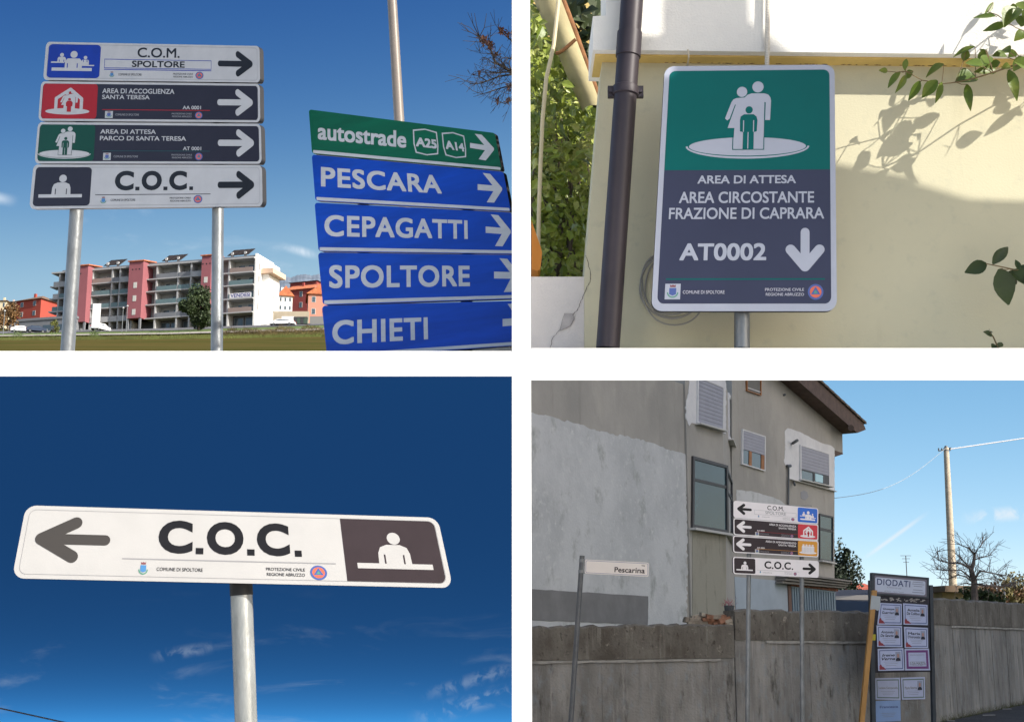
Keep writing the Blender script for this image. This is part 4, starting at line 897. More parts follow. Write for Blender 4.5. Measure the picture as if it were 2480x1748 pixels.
spray('leafy_branch', 'sunlit leafy branch reaching across the ochre moulding', ze, [(2700, 150), (2300, 300), (2000, 400), (1760, 480), (1580, 565), (1300, 662), (1140, 712), (960, 752), (830, 766), (650, 732), (500, 650)],
      [(455, 655, 335, 800, 55), (500, 690, 432, 830, 45), (570, 650, 500, 715, 60), (630, 740, 535, 915, 60), (790, 735, 650, 890, 85), (830, 750, 780, 940, 55), (850, 590, 668, 685, 75), (335, 652, 262, 640, 40), (510, 540, 488, 645, 40), (1060, 770, 1090, 985, 60), (1140, 705, 962, 735, 150), (1060, 450, 1030, 565, 60), (1135, 430, 932, 510, 55), (1230, 460, 1165, 565, 80), (1260, 510, 1205, 595, 85), (1330, 645, 1150, 640, 75), (1365, 575, 1255, 592, 55), (1450, 600, 1378, 622, 50), (1440, 640, 1530, 895, 75), (1545, 510, 1495, 655, 110), (1450, 480, 1380, 440, 75), (1200, 600, 1050, 560, 110), (1420, 520, 1300, 500, 80), (1580, 600, 1500, 560, 90), (1240, 455, 1190, 470, 60), (1500, 470, 1440, 520, 60)], 4.72, leafm, 3)
spray('leafy_branch', 'few sunlit leaves hanging against the white parapet', ze, [(2700, -250), (2200, -160), (1760, -40), (1580, 60), (1520, 90), (1420, 200), (1340, 140), (1250, 110)],
      [(1320, 150, 1115, 150, 60), (1300, 25, 1222, 155, 38), (1510, 75, 1405, 220, 130), (1590, 145, 1550, 245, 100), (1410, 215, 1225, 275, 55), (1590, 290, 1498, 365, 75), (1545, 20, 1585, 85, 80), (1640, 60, 1600, 200, 100), (1520, 70, 1440, 90, 60)], 4.72, leafm, 5)
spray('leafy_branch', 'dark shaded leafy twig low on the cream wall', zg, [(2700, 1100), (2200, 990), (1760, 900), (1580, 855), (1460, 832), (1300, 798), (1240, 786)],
      [(1240, 786, 1046, 860, 95), (1295, 790, 1445, 612, 75), (1360, 830, 1450, 1165, 140), (1460, 850, 1600, 970, 110), (1530, 840, 1508, 742, 40), (1500, 900, 1420, 940, 100), (1560, 850, 1620, 800, 60), (1640, 870, 1600, 1000, 90)], 4.72, leaf_shaded, 8)
spray('leafy_branch', 'small shaded shoot rising at the foot of cream wall', zg, [(1340, 1585), (1335, 1530), (1300, 1450), (1270, 1410)], [(1290, 1440, 1215, 1400, 50), (1335, 1535, 1290, 1570, 60), (1350, 1545, 1380, 1495, 40), (1280, 1410, 1275, 1375, 30)], 4.72, leaf_shaded, 9)
# --- overgrown gap left of the wall
random.seed(11)
yb = tag(G().box(at(1290, 845, 6.7), V((at(1490, 845, 6.7).x, 6.95, at(1400, -150, 6.7).z))).obj('yellow_wall', M('yellow_render', (.60, .44, .16), .9, var=.15, scale=2)), 'yellow rendered wall behind the climbing plants', 'wall')
# pale tapering pipe-like eave with a brown rim
ev = thing('roof_gutter', 'broad khaki half round gutter with brown rim among the climbers', 'gutter', at(1360, 120, 5.5))
g = G(); rows_ = 14; seg = 14
for i in range(rows_ + 1):
    t = i / rows_; y = -60 + 330 * t; xl = 1292 + (y) * .44; xr_ = 1362 + y * .37
    if xl > xr_ - 8: xl = xr_ - 8
    for j in range(seg + 1): a = math.pi * j / seg; c = at((xl + xr_) / 2 - math.cos(a) * (xr_ - xl) / 2, y, 5.5); g.v.append(c - V((0, math.sin(a) * .07, 0)))
for i in range(rows_):
    for j in range(seg): a = i * (seg + 1) + j; g.f.append((a, a + 1, a + seg + 2, a + seg + 1))
g.obj('gutter_shell', M('khaki_render', (.36, .31, .17), .85, var=.18, scale=4, bump=.2), ev, True)
smooth_angle(G().tube([at(1362 + y * .37, y, 5.47) for y in (-60, 0, 60, 120, 180, 240, 262)], [.014, .015, .016, .015, .015, .013, .01], 10).obj('rim', M('rusty_rim', (.22, .10, .04), .9, var=.3, scale=20), ev))
smooth_angle(G().tube([at(1394 - 46 * math.sin(t * 1.57), 96 + 34 * math.sin(t * 3.14 * .6), 5.42 + .03 * t) for t in [i / 10 for i in range(11)]], .008, 8).obj('bracket', M('rusty_rim'), ev))
tag(smooth_angle(G().tube([at(1354, -60, 5.3), at(1352, 10, 5.3), at(1341, 110, 5.28), at(1323, 190, 5.26), at(1314, 290, 5.28), at(1309, 400, 5.3), at(1305, 520, 5.32), at(1300, 845, 5.35)], .0085, 8).obj('climber_cable', M('ivory_cable', (.62, .52, .32), .6))), 'ivory cable hanging in front of the climbing plants', 'cable')
ivl = layered('ivy_leaf', (.22, .27, .04), [((.52, .50, .20), 5, (1, 1, 1), .5, .7), ((.03, .06, .012), 3, (1, 1, 1), .5, .7)], .35, .1, 60)  # pale layer paints yellow highlights into the leaf colour
iv = thing('climbing_plant', 'dense climbing plants filling the gap beside cream wall', 'plant', at(1350, 845, 5.8))
sg = G()
for k in range(16):
    x = random.uniform(1290, 1430); pts = [at(x + random.uniform(-14, 14), y, 5.6 + random.uniform(-.1, .25)) for y in (846, 740, 640, 540, 440, random.uniform(250, 380))]
    sg.tube(pts, [.011, .01, .009, .008, .006, .003], 5)
sg.obj('stems', bark, iv)
g = G(); n_ = 0
big = []
while n_ < 5200:
    x, y = random.uniform(1284, 1440), random.uniform(5, 850)
    lim = 1296 + (y - 20) * .42
    if x > lim and y < 262: continue
    Yl = random.uniform(5.35, 6.3); c = at(x, y, Yl); d = (rnd_unit() + V((0, -.4, -.5))); L = random.choice((.03, .04, .05, .065)); up = (rnd_unit() + V((0, -1, .6)))
    if len(big) < 90 and Yl < 5.6 and L > .045: big.append((c, d, up, L * 1.15))
    else: rot_leaf(g, c, d, up, L, L * .62, .3, 2)
    n_ += 1
stuff(g.obj('small_leaves', ivl, iv))
for c, d, up, L in big: h = G(); rot_leaf(h, c, d, up, L, L * .7, .3, 4, .15); h.obj('leaf', random.choice((ivl, leafm)), iv)
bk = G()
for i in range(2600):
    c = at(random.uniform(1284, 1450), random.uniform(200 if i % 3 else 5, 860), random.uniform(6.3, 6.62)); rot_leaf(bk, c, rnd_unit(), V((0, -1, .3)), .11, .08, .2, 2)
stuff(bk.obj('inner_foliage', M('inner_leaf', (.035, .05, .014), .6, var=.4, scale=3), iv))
oc = G(); YO = 5.15
oc.prism([at(1287.5, 533, YO), at(1291, 545, YO), at(1310, 600, YO), at(1313, 612, YO), at(1309, 650, YO), at(1303, 656, YO), at(1287.5, 652, YO)], V((0, .12, 0)))
tag(oc.obj('parasol_base', M('orange_plastic', (.72, .24, .02), .4, var=.06)), 'bright orange plastic panel leaning in the plants by white pillar', 'panel')
# --- unseen screen, added and outlined to cast the shadow edge on the wall
yo = 3.6
out = [(1150, 430), (1425, 430), (1438, 186), (1545, 188), (1556, -120), (1700, -120), (1708, 150), (1900, 310), (2030, 398), (2218, 430), (2224, 445), (2350, 482), (2950, 500)]
top = [(lambda w: w + SDIR * ((w.y - yo) / -SDIR.y))(at(x, y, YW)) for x, y in out]
lowz = 3.78
scr = thing('shade_screen', 'unseen screen on two posts added to shade the cream wall', 'screen', V((top[-1].x - .2, yo, 0)))
G().prism([V((top[0].x, yo, lowz))] + top + [V((top[-1].x, yo, lowz))], V((0, -.05, 0))).obj('shade_panel', M('shade_screen_brown', (.2, .13, .08), .8, var=.2, scale=5), scr)
for x in (top[-1].x - .3, top[-4].x): smooth_angle(G().tube([V((x, yo - .12, 0)), V((x, yo - .12, lowz + .3))], .06, 10).obj('post', M('shade_screen_brown'), scr))
# ================================================================== LOWER LEFT BAY
zA = Z(0, 1200, 3.827); zB = Z(540, 1200, 3.827)
pq = Plane(at(560, 1320, 3.6), yaw=6)
a_ = pq.hit(583, 1395, -.06); b_ = pq.hit(596, 1748, -.06); k = a_.z / (a_.z - b_.z); bb = a_ + (b_ - a_) * k
cs = thing('coordination_sign', 'wide white sign with left arrow on a single galvanised pole', 'sign', bb)
p = Panel(cs, pq, [(63, 1223), (1060, 1253), (1097, 1423), (29, 1399.5)], thick=.03, radius=.15)
p.ring('border_line', (.011, .055, .989, .945), .007, rule_g, rad=.1)
fu = p.uv(zB, 1118, 500)[0]; R = rrect(.0, .058, .987, .942, .1 / p.asp, .1)
p.loops('colour_field', [[(fu, .942), (fu, .058)] + [q for q in R if q[0] > .9]], char)
def uv4(p, l, r, t, b): return (p.uv(*l)[0], p.uv(*t)[1], p.uv(*r)[0], p.uv(*b)[1])
pic_coc(p, uv4(p, (zB, 1248, 645), (zB, 1948, 665), (zB, 1550, 340), (zB, 1600, 680)), film_w, char)
p.coc(uv4(p, (zA, 1470, 385), (zB, 730, 530), (zA, 1640, 229), (zA, 1640, 536)), ink)
lo_, hi_ = p.uv(zA, 1132, 580), p.uv(zB, 1045, 630)
p.strip('rule', (lo_[0], lo_[1] - .006, hi_[0], lo_[1] + .010), rule_g)
p.arrow(uv4(p, (zA, 313, 425), (zA, 1020, 440), (zA, 640, 198), (zA, 600, 618)), M('sheen_black_film', (.05, .045, .042), .3), 'left', barb=.43)
sh = 540 * 3.827
lowlines(p, zA, (1280, 612, 1376, 735), (1452, 667, 1880, 699), (sh + 400, 668, sh + 760, 744), (sh + 808, 645, sh + 965, 781), ink, False)
r_ = 25.5 * (a_ - EYE).length / FPX
smooth_angle(G().tube([a_, a_.lerp(bb, .5), bb], r_, 32).obj('post', M('bright_galvanised_steel', (.34, .355, .35), .36, .55, var=.2, scale=14, stretch=(1, 1, .35), bump=.12, bscale=60), cs))
dq = (bb - a_).normalized(); s0 = a_ + dq * .005; s1 = pq.hit(585, 1441, -.06)
smooth_angle(G().tube([s0, s1], r_ * 1.04, 32).obj('sleeve', rubber, cs))
for yy in (1290, 1370): g = G(); pq.boxpx(g, 480, yy - 6, 700, yy + 6, -.042, -.031); g.obj('clamp_rail', galv, cs)
up = thing('utility_pole', 'grey cable pole left of the single white sign', 'pole', V((at(-330, 1534, 14).x, 14, 0)))
q = V((at(-330, 1534, 14).x, 14, 0)); smooth_angle(G().tube([q, q + V((0, 0, 2.6))], [.09, .07], 12).obj('pole', galv, up))
e = V((at(980, 1534, 14).x, 14, 0)); A = q + V((0, 0, 1.35))
w0, w1 = at(0, 1714, 14), at(150, 1747, 14)
tag(smooth_angle(G().tube([A, w0, w1, w1 + (w1 - w0) * 2.2 + V((0, 0, .05)), e], .008, 6).obj('cable', M('grey_cable', (.16, .16, .17), .7))), 'grey cable slanting down below the single white sign', 'cable')
# ================================================================== LOWER RIGHT BAY
random.seed(21)
y4 = Z(1280, 910, 3.852); y5 = Z(1760, 910, 5.056); y6 = Z(1740, 1190, 7.036); y7 = Z(1280, 1320, 3.78); y8 = Z(1740, 1400, 4.65); yn = Z(2080, 1360, 8.09); yl = Z(2080, 1550, 8.17); yr = Z(2200, 1280, 3.457); yk = Z(2000, 1050, 4.046)
def plane2(a, b):
    d = b - a; return Plane(V((a.x, a.y, 0)), yaw=math.degrees(math.atan2(d.y, d.x)))
struct(G().add([(.2, 22.0, 1.45), (3.9, 23.1, 1.45), (8.05, 25.9, 1.45), (14.8, 37, 1.45), (90, 160, 1.45), (600, 420, 1.45), (.2, 420, 1.45)], [tuple(range(7))]).obj('terrace', M('dry_lawn', (.10, .11, .04), .95, var=.3, scale=.5), origin=V((0, 0, 0))))
# --- retaining wall: three lengths of board-marked concrete
conc = layered('streaked_concrete', (.33, .31, .275), [((.175, .165, .148), .8, (1, 1, .7), .38, .64), ((.17, .16, .143), 1.2, (2.6, 2.6, .3), .44, .70), ((.37, .35, .315), 2.4, (5, 5, .32), .56, .78), ((.085, .078, .066), 2.4, (2.4, 2.4, .6), .57, .70), ((.25, .27, .27), 8, (1, 1, .5), .52, .75)], .95, .6, 26)
lich = layered('lichened_concrete', (.19, .172, .142), [((.10, .086, .068), 1.6, (1.4, 1.4, .8), .40, .64), ((.26, .24, .20), 2.0, (5, 5, .3), .58, .72), ((.34, .30, .24), 8, (1, 1, 1), .62, .71), ((.06, .05, .038), 12, (1, 1, .7), .58, .69)], .95, .6, 30)
def wall_len(label, xa, Ya, xb, Yb, ta, tb, ra, rb, ridge=(0, 0)):
    A, B = at(xa, HOR, Ya), at(xb, HOR, Yb); p = plane2(A, B); L = (V((B.x - A.x, B.y - A.y, 0))).length
    t = thing('retaining_wall', label, 'wall', V((A.x, A.y, 0)), None)
    zt0, zt1, zr0, zr1 = at(xa, ta, Ya).z, at(xb, tb, Yb).z, at(xa, ra, Ya).z, at(xb, rb, Yb).z
    n = 40; g = G(); k = 0                                   # lower face
    g.hexa([p.pt(0, 0, 0), p.pt(L, 0, 0), p.pt(L, 0, -.28), p.pt(0, 0, -.28), p.pt(0, zr0, 0), p.pt(L, zr1, 0), p.pt(L, zr1, -.28), p.pt(0, zr0, -.28)]); g.obj('lower_face', conc, t)
    g = G(); F_ = []; 
    for i in range(n + 1):                                    # worn uneven top
        u = i / n; e = random.uniform(-.02, .025); zb, zt = zr0 + (zr1 - zr0) * u, zt0 + (zt1 - zt0) * u + e
        g.v += [p.pt(L * u, zb + .002, .022), p.pt(L * u, zt - .03, .022 + random.uniform(-.004, .006)), p.pt(L * u, zt, -.02), p.pt(L * u, zt - .01, -.27), p.pt(L * u, zb + .002, -.27)]
    for i in range(n):
        for j in range(5): a, b = 5 * i + j, 5 * i + (j + 1) % 5; g.f.append((a, b, b + 5, a + 5))
    g.f += [(0, 1, 2, 3, 4), tuple(5 * n + j for j in (4, 3, 2, 1, 0))]
    g.obj('top_band', lich, t)
    g = G(); u0, u1 = ridge                                  # raised formwork ledge under the band
    m_ = 30
    for i in range(m_ + 1):
        u = u0 + (u1 - u0) * i / m_; zz = zr0 + (zr1 - zr0) * u - .012 + random.uniform(-.004, .004); h = random.uniform(.028, .045)
        g.v += [p.pt(L * u, zz - h, -.01), p.pt(L * u, zz - h, .03), p.pt(L * u, zz, .036), p.pt(L * u, zz, -.01)]
    for i in range(m_):
        for j in range(4): a, b = 4 * i + j, 4 * i + (j + 1) % 4; g.f.append((a, b, b + 4, a + 4))
    g.f += [(0, 1, 2, 3), tuple(4 * m_ + j for j in (3, 2, 1, 0))]
    g.obj('formwork_ledge', M('worn_concrete_edge', (.38, .36, .32), .95, var=.25, scale=4, bump=.4), t)
    # board joints pressed into the concrete
    for q in range(1, int(L / 1.6)):
        u = q * 1.6 + random.uniform(-.3, .3); g = G(); w = random.uniform(.008, .016); p.boxsz(g, u - w, u + w, .03, zr0 + (zr1 - zr0) * u / L - .08, -.01, .008); g.obj('board_joint', conc, t)
    return t, p, L
wall_len('low length of stained concrete wall behind the street name sign', 1266, 21.7, 1776, 22.9, 1517, 1510, 1599, 1592, (0, .93))
wall_len('middle length of concrete wall behind the sign with two posts', 1779, 22.9, 2262, 25.6, 1474, 1484, 1549, 1552, (.14, .99))
wall_len('tall length of concrete wall right of the noticeboard', 2262, 25.61, 2560, 36.5, 1447, 1466, 1511, 1523, (.10, 1))
# bricks and rubble lying on the low wall
rub = [M('rubble_brick', (.30, .15, .09), .95, var=.3, scale=8, bump=.4), M('rubble_stone', (.26, .22, .17), .95, var=.3, scale=8, bump=.4), M('rubble_mortar', (.36, .31, .24), .95, var=.25, scale=8)]
rb_ = thing('rubble_pile', 'loose bricks and rubble piled at the end of low wall', 'rubble', at(1720, 1512, 22.95))
for i in range(54):
    x = random.uniform(1664, 1780); y = random.uniform(1484 + abs(x - 1735) * .18, 1514); c = at(x, y, 22.95 + random.uniform(0, .25)); a = random.uniform(-.3, .3); s = (random.uniform(.05, .12), .06, random.uniform(.025, .05))
    ex, ez = V((math.cos(a), .2, math.sin(a))).normalized(), V((-math.sin(a), 0, math.cos(a))); ey = ez.cross(ex); g = G()
    pts = [c + ex * (sx * s[0] * random.uniform(.8, 1.1)) + ey * (sy * s[1]) + ez * (sz * s[2] * random.uniform(.8, 1.1)) for sz in (-1, 1) for sx, sy in ((-1, -1), (1, -1), (1, 1), (-1, 1))]; g.hexa(pts); g.obj('brick', random.choice(rub), rb_)
# --- the grey house
YL = 27.0
pH = Plane(at(1288, HOR, YL), yaw=math.degrees(math.atan2(1, (3300 - CX) / FPX)))
grey = layered('grey_cement_render', (.40, .375, .335), [((.31, .295, .265), .45, (1, 1, .8), .38, .68), ((.27, .255, .225), 1.4, (2.2, 2.2, .3), .58, .78), ((.44, .41, .36), 1.2, (1, 1, .5), .55, .8)], .95, .25, 14)
pat = layered('pale_plaster', (.56, .56, .55), [((.45, .455, .45), .6, (1, 1, 1), .40, .66), ((.30, .305, .28), 1.6, (1, 1, .8), .56, .74), ((.33, .33, .31), 6, (1, 1, 1), .60, .72), ((.62, .62, .60), 6, (1, 1, 1), .55, .7)], .95, .4, 16)
whp = layered('white_undercoat', (.68, .67, .66), [((.58, .57, .57), 1.5, (1, 1, 1), .45, .7)], .95, .2, 20)
tan = layered('stained_beige_render', (.33, .31, .25), [((.22, .205, .165), .9, (1, 1, .5), .45, .7), ((.15, .14, .11), 2, (2, 2, .5), .6, .75)], .95, .3, 16)
hs = thing('grey_house', 'large unfinished grey house with pale plaster patches and roller shutters', 'house', V((pH.p0.x, pH.p0.y, 1.45)))
def hz(x, y, pl_=pH): return pl_.sz(x, y)
z0_ = 1.2 - HOR * 0
def wz(plane, z): return z - plane.p0.z
A, B = pH.hit(1664, 1300), pH.hit(1754, 1300)
kx = (1772 - CX) / FPX; dirc = V((.213, 1, 0)); tB = (kx * B.y - B.x) / (.213 - kx); C_ = B + dirc * tB
pM = Plane(V((C_.x, C_.y, pH.p0.z)), yaw=math.degrees(math.atan2(1, (3300 - CX) / FPX)))
pC = Plane(V((B.x, B.y, pH.p0.z)), yaw=math.degrees(math.atan2(1, .213)))
base_z = -.6 + pH.p0.z - pH.p0.z
sA, sB = pH.sz(1664, 1300)[0], pH.sz(1754, 1300)[0]; zH = pH.sz(1480, 868)[1]; zl = -.4
sl = pH.sz(1262, 1300)[0]
g = G(); pH.boxsz(g, sl, sA, zl, zH, -9, 0); g.obj('side_wall', grey, hs)
zTop = pH.sz(1700, 865)[1]
def foot(z): return [pH.pt(sA + .01, z, .05), pH.pt(sB, z, .05), C_ + V((0, 0, z)) - V((0, 0, C_.z - pH.p0.z)), C_ + V((0, 0, z)) - V((0, 0, C_.z - pH.p0.z)) - pH.n * 6, pH.pt(sA + .01, z, -6)]
g = G(); lo5, hi5 = foot(zl), foot(zTop); g.v = lo5 + hi5; g.f = [(4, 3, 2, 1, 0), (5, 6, 7, 8, 9)] + [(i, (i + 1) % 5, 5 + (i + 1) % 5, 5 + i) for i in range(5)]; g.obj('stair_block', grey, hs)
g = G(); pM.poly(g, [(1772.5, 1560), (1772.5, 822), (1797, 797), (2040, 1048), (2041, 1097), (2021, 1104), (2021, 1560)], -8, 0); g.obj('gable_wall', grey, hs)
# patches of plaster and paint, each a thin coat with its own ragged edge
def ragged(pts, amp, step=10):
    out = []
    for (x0, y0), (x1, y1) in zip(pts, pts[1:] + pts[:1]):
        n = max(1, int(math.hypot(x1 - x0, y1 - y0) / step))
        for k in range(n): t = k / n; out.append((x0 + (x1 - x0) * t + (random.uniform(-amp, amp) if 0 < k else 0), y0 + (y1 - y0) * t + (random.uniform(-amp, amp) if 0 < k else 0)))
    return out
def patch(plane, pts, mat, d, amp=2.0, name='plaster_patch', step=9):
    g = G(); plane.poly(g, ragged(pts, amp, step), d - .03, d); return g.obj(name, mat, hs)
topedge = [y4(*q) for q in ((-80, 320), (30, 340), (110, 365), (190, 375), (235, 388), (300, 415), (380, 425), (480, 455), (560, 490), (700, 520), (760, 545), (880, 555), (1000, 582), (1120, 618), (1250, 662), (1320, 700), (1340, 695), (1400, 712), (1470, 738))]
patch(pH, topedge + [(1663, 1108), (1663, 1560), (1262, 1560)], pat, .012, 3.2, step=6)
patch(pH, [(1262, 1424), (1568, 1443), (1567, 1512.5), (1262, 1500)], M('dark_cement_patch', (.20, .195, .19), .95, var=.12, scale=1.5, bump=.2), .02, .8, step=14)
patch(pH, [y4(*q) for q in ((1485, -10), (1475, 120), (1450, 280), (1448, 380), (1480, 470), (1500, 440), (1800, 535), (1822, 545), (1822, -60))], whp, .062, 1.2, step=6)
def window(plane, pts, d, shutter=None, frame=None, fmat=None, sill=True, panes=None, glassm=None, name='window'):
    """opening given by its four corners: reveal frame, roller shutter down to a fraction, frame bars and panes behind"""
    h = homography(UNIT, pts)
    def Q(u, v, dd): return plane.hit(*h(u, v)) + plane.n * dd
    def bx(u0, v0, u1, v1, d0, d1, mat, nm, par):
        g = G(); g.hexa([Q(u0, v1, d1), Q(u1, v1, d1), Q(u1, v1, d0), Q(u0, v1, d0), Q(u0, v0, d1), Q(u1, v0, d1), Q(u1, v0, d0), Q(u0, v0, d0)]); return g.obj(nm, mat, par)
    w = bx(0, 0, 1, 1, d - .02, d + .012, glassm or glass, name, hs)
    fm = fmat or whp; fw = frame or .05
    bx(-fw, -fw, 1 + fw, 0, d - .02, d + .045, fm, 'frame', w); bx(-fw, 1, 1 + fw, 1 + fw, d - .02, d + .045, fm, 'frame', w); bx(-fw, 0, 0, 1, d - .02, d + .044, fm, 'frame', w); bx(1, 0, 1 + fw, 1, d - .02, d + .044, fm, 'frame', w)
    if shutter:
        n = max(5, int(shutter[0] * 11)); sh_ = M('roller_shutter', (.32, .32, .36), .7, var=.05, scale=3)
        g = G()
        for i in range(n):
            v0, v1 = shutter[0] * i / n, shutter[0] * (i + .97) / n
            g.hexa([Q(0.005, v1, d + .040), Q(.995, v1, d + .040), Q(.995, v1, d + .015), Q(.005, v1, d + .015), Q(.005, v0, d + .033), Q(.995, v0, d + .033), Q(.995, v0, d + .015), Q(.005, v0, d + .015)])
        stuff(g.obj('shutter_slats', sh_, w))
    for (u0, v0, u1, v1, mat, nm) in (panes or []): bx(u0, v0, u1, v1, d + .013, d + .03, mat, nm, w)
    if sill: bx(-fw * 1.6, 1 + fw, 1 + fw * 1.6, 1 + fw + .035, d - .02, d + .16, M('pale_sill', (.5, .49, .46), .8), 'sill', w)
    return w
wood = M('orange_wood_frame', (.30, .12, .035), .6, var=.2, scale=4); dkf = M('dark_bronze_frame', (.05, .045, .045), .5); lightp = M('bright_pane', (.35, .55, .6), .15)
window(pH, [y4(1555, 20), y4(1785, 118), y4(1780, 500), y4(1550, 432)], .062, (1.0,), .03, whp)
window(pH, [y4(1518, 782), y4(1815, 862), y4(1820, 1440), y4(1512, 1388)], .062, None, .05, dkf, True, [(-.01, .29, 1.01, .335, dkf, 'transom')], glass_t)
pcq = lambda a, b, c, d: [y4(*a), y4(*b), y4(*c), y4(*d)]
window(pC, pcq((1838, 880), (1886, 1000), (1890, 1510), (1838, 1440)), .01, None, .06, dkf, True, [(-.01, .3, 1.01, .34, dkf, 'transom')], glass_t)
window(pC, pcq((1860, 200), (1893, 290), (1896, 640), (1862, 560)), .01, None, .1, whp, True, None, glass)
window(pM, [y5(185, 668), y5(450, 752), y5(445, 1152), y5(180, 1072)], .012, (.56,), .035, whp, False, [(.30, .55, .42, 1, wood, 'mullion'), (.86, .55, 1, 1, wood, 'mullion')])
patch(pM, [y5(*q) for q in ((745, 640), (790, 650), (900, 690), (1050, 770), (1170, 825), (1270, 850), (1318, 890), (1318, 1408), (890, 1300), (765, 1258), (760, 1120), (715, 1090), (700, 1060), (715, 850), (710, 680))], whp, .01, .6, step=5)
window(pM, [y5(893, 858), y5(1232, 962), y5(1234, 1340), y5(893, 1258)], .022, (.70,), .03, whp, True, [(0, .70, .44, .735, dkf, 'rail'), (.43, .70, .49, 1, dkf, 'mullion'), (.50, .735, .78, .97, lightp, 'bright_pane'), (.79, .7, 1, 1, dkf, 'mullion')])
window(pM, [y5(235, -40), y5(400, 20), y5(400, 232), y5(240, 178)], .012, None, .05, wood, False, [(0, .82, 1, .87, whp, 'rail')], M('dull_shutter', (.16, .155, .14), .8))
window(pM, [y6(1712, 405), y6(1925, 452), y6(1925, 1180), y6(1712, 1140)], .012, None, .04, dkf, True, [(-.01, .28, 1.01, .34, dkf, 'transom')], glass_t)
patch(pM, [y5(*q) for q in ((115, 1395), (320, 1415), (530, 1475), (640, 1515), (720, 1580), (720, 1900), (115, 1900))], pat, .01, .8, step=6)
patch(pM, [y5(*q) for q in ((905, 1420), (940, 1400), (985, 1420), (1000, 1480), (960, 1520), (910, 1500))], M('small_patch', (.30, .30, .31), .95), .008, .6, step=3)
patch(pH, [(1672, 1286), (1753, 1295), (1753, 1545), (1672, 1545)], tan, .062, .4, step=20, name='stained_render')
# downpipe, wall lamp stubs
for (x0, y0), (x1, y1), r in (((y5(757, 1105)), (y5(752, 1650)), .035),):
    smooth_angle(G().tube([pM.hit(x0, y0, .06), pM.hit(x1, y1, .06)], r, 10).obj('downpipe', galv_d, hs))
smooth_angle(G().tube([pM.hit(*y5(740, 1103), .05), pM.hit(*y5(780, 1100), .05)], .05, 8).obj('pipe_head', galv_d, hs))
smooth_angle(G().tube([pM.hit(*y5(808, 825), .04), pM.hit(*y5(865, 788), .30)], .05, 8).obj('bracket_stub', galv_d, hs))
smooth_angle(G().tube([pM.hit(*y5(820, 1300), .04), pM.hit(*y5(832, 1335), .2)], .04, 8).obj('bracket_stub', galv_d, hs))
smooth_angle(G().tube([pM.hit(*y5(700, 235), .0), pM.hit(*y5(712, 228), .06)], .04, 8).obj('vent_stub', galv_d, hs))
g = G(); pM.poly(g, [y5(765, 1262), y5(1322, 1412), y5(1322, 1420), y5(765, 1272)], 0, .09); g.obj('sill_band', M('pale_sill'), hs)
# roof: soffit boards, rafters and tiles
soff = M('brown_soffit', (.10, .065, .05), .8, var=.2, scale=4)
g = G(); pM.poly(g, [(1772, 822), (2041, 1051), (2062, 1043), (2056, 1028), (1932, 917), (1772, 771)], -8.5, .55); ro = g.obj('roof', soff, hs)
for k in range(22):
    t0, t1 = k / 22, (k + .9) / 22; L0, L1 = V((1772, 766)), V((2060, 1026)); a, b = L0.lerp(L1, t0), L0.lerp(L1, t1)
    g = G(); pM.poly(g, [(a.x, a.y), (b.x, b.y - 1), (b.x + 1, b.y + 5), (a.x + 1, a.y + 6)], -8.6, .62); g.obj('roof_tile', M('weathered_tile', (.13, .10, .075), .95, var=.35, scale=3), ro)
smooth_angle(G().tube([pM.hit(2061, 1036, .7), pM.hit(2061, 1036, -8.4)], .11, 12).obj('eaves_gutter', M('copper_gutter', (.12, .085, .07), .5, .5), hs))
g = G(); pM.poly(g, [(2021.5, 1090), (2041.5, 1097), (2041.5, 1099.5), (2021.5, 1106)], -8, .004); g.obj('overhang_soffit', soff, hs)
# lean-to below: slatted awning, brick lintel, ribbed metal door, pale panel
g = G(); pM.boxpx(g, 1778, 1402, 1906, 1500, .0, .045); g.obj('pale_panel', M('bluish_panel', (.34, .39, .44), .7, var=.08, scale=1), hs)
for k in range(4): g = G(); pM.poly(g, [(1880 - k * 2, 1386 + k * 7), (2030, 1406 + k * 5), (2030, 1409.5 + k * 5), (1880 - k * 2, 1391 + k * 7)], .05, .5 - .07 * k); g.obj('awning_slat', M('grey_slat', (.22, .20, .18), .8, var=.1), hs)
for k in range(14): x0 = 1908 + k * 8.4; g = G(); pM.boxpx(g, x0, 1407.5 + k * 1.0, x0 + 7.7, 1418 + k * 1.0, 0, .07); g.obj('lintel_brick', M('lintel_brick', (.28, .12, .08), .9, var=.3, scale=3), hs)
g = G(); pM.boxpx(g, 1913, 1422, 2022, 1500, 0, .03); dr = g.obj('metal_door', M('blue_grey_metal', (.20, .26, .31), .5, .3, var=.08), hs)
for k in range(18): x0 = 1916 + k * 5.9; g = G(); pM.boxpx(g, x0, 1421 + k * .8, x0 + 2.4, 1500, .031, .06); g.obj('rib', M('blue_grey_metal'), dr)
g = G(); pM.boxpx(g, 1905, 1412, 1912, 1500, 0, .08); g.obj('door_post', M('rust_brown_post', (.15, .09, .07), .8), hs)
# flower pot and red cloth on the landing
pt_ = at(1766, 1474, 23.4); t = thing('flower_pot', 'dark pot with red flowers standing behind the concrete wall', 'pot', pt_ - V((0, 0, .12)))
G().tube([pt_ - V((0, 0, .12)), pt_ + V((0, 0, .06))], [.07, .09], 12).obj('pot', galv_d, t)
g = G()
for i in range(120): rot_leaf(g, pt_ + V((random.gauss(0, .05), random.gauss(0, .04), .1 + random.gauss(0, .03))), rnd_unit(), V((0, 0, 1)), .05, .04, .2, 1)
g.obj('flowers', M('crimson_petal', (.35, .03, .06), .7), t)
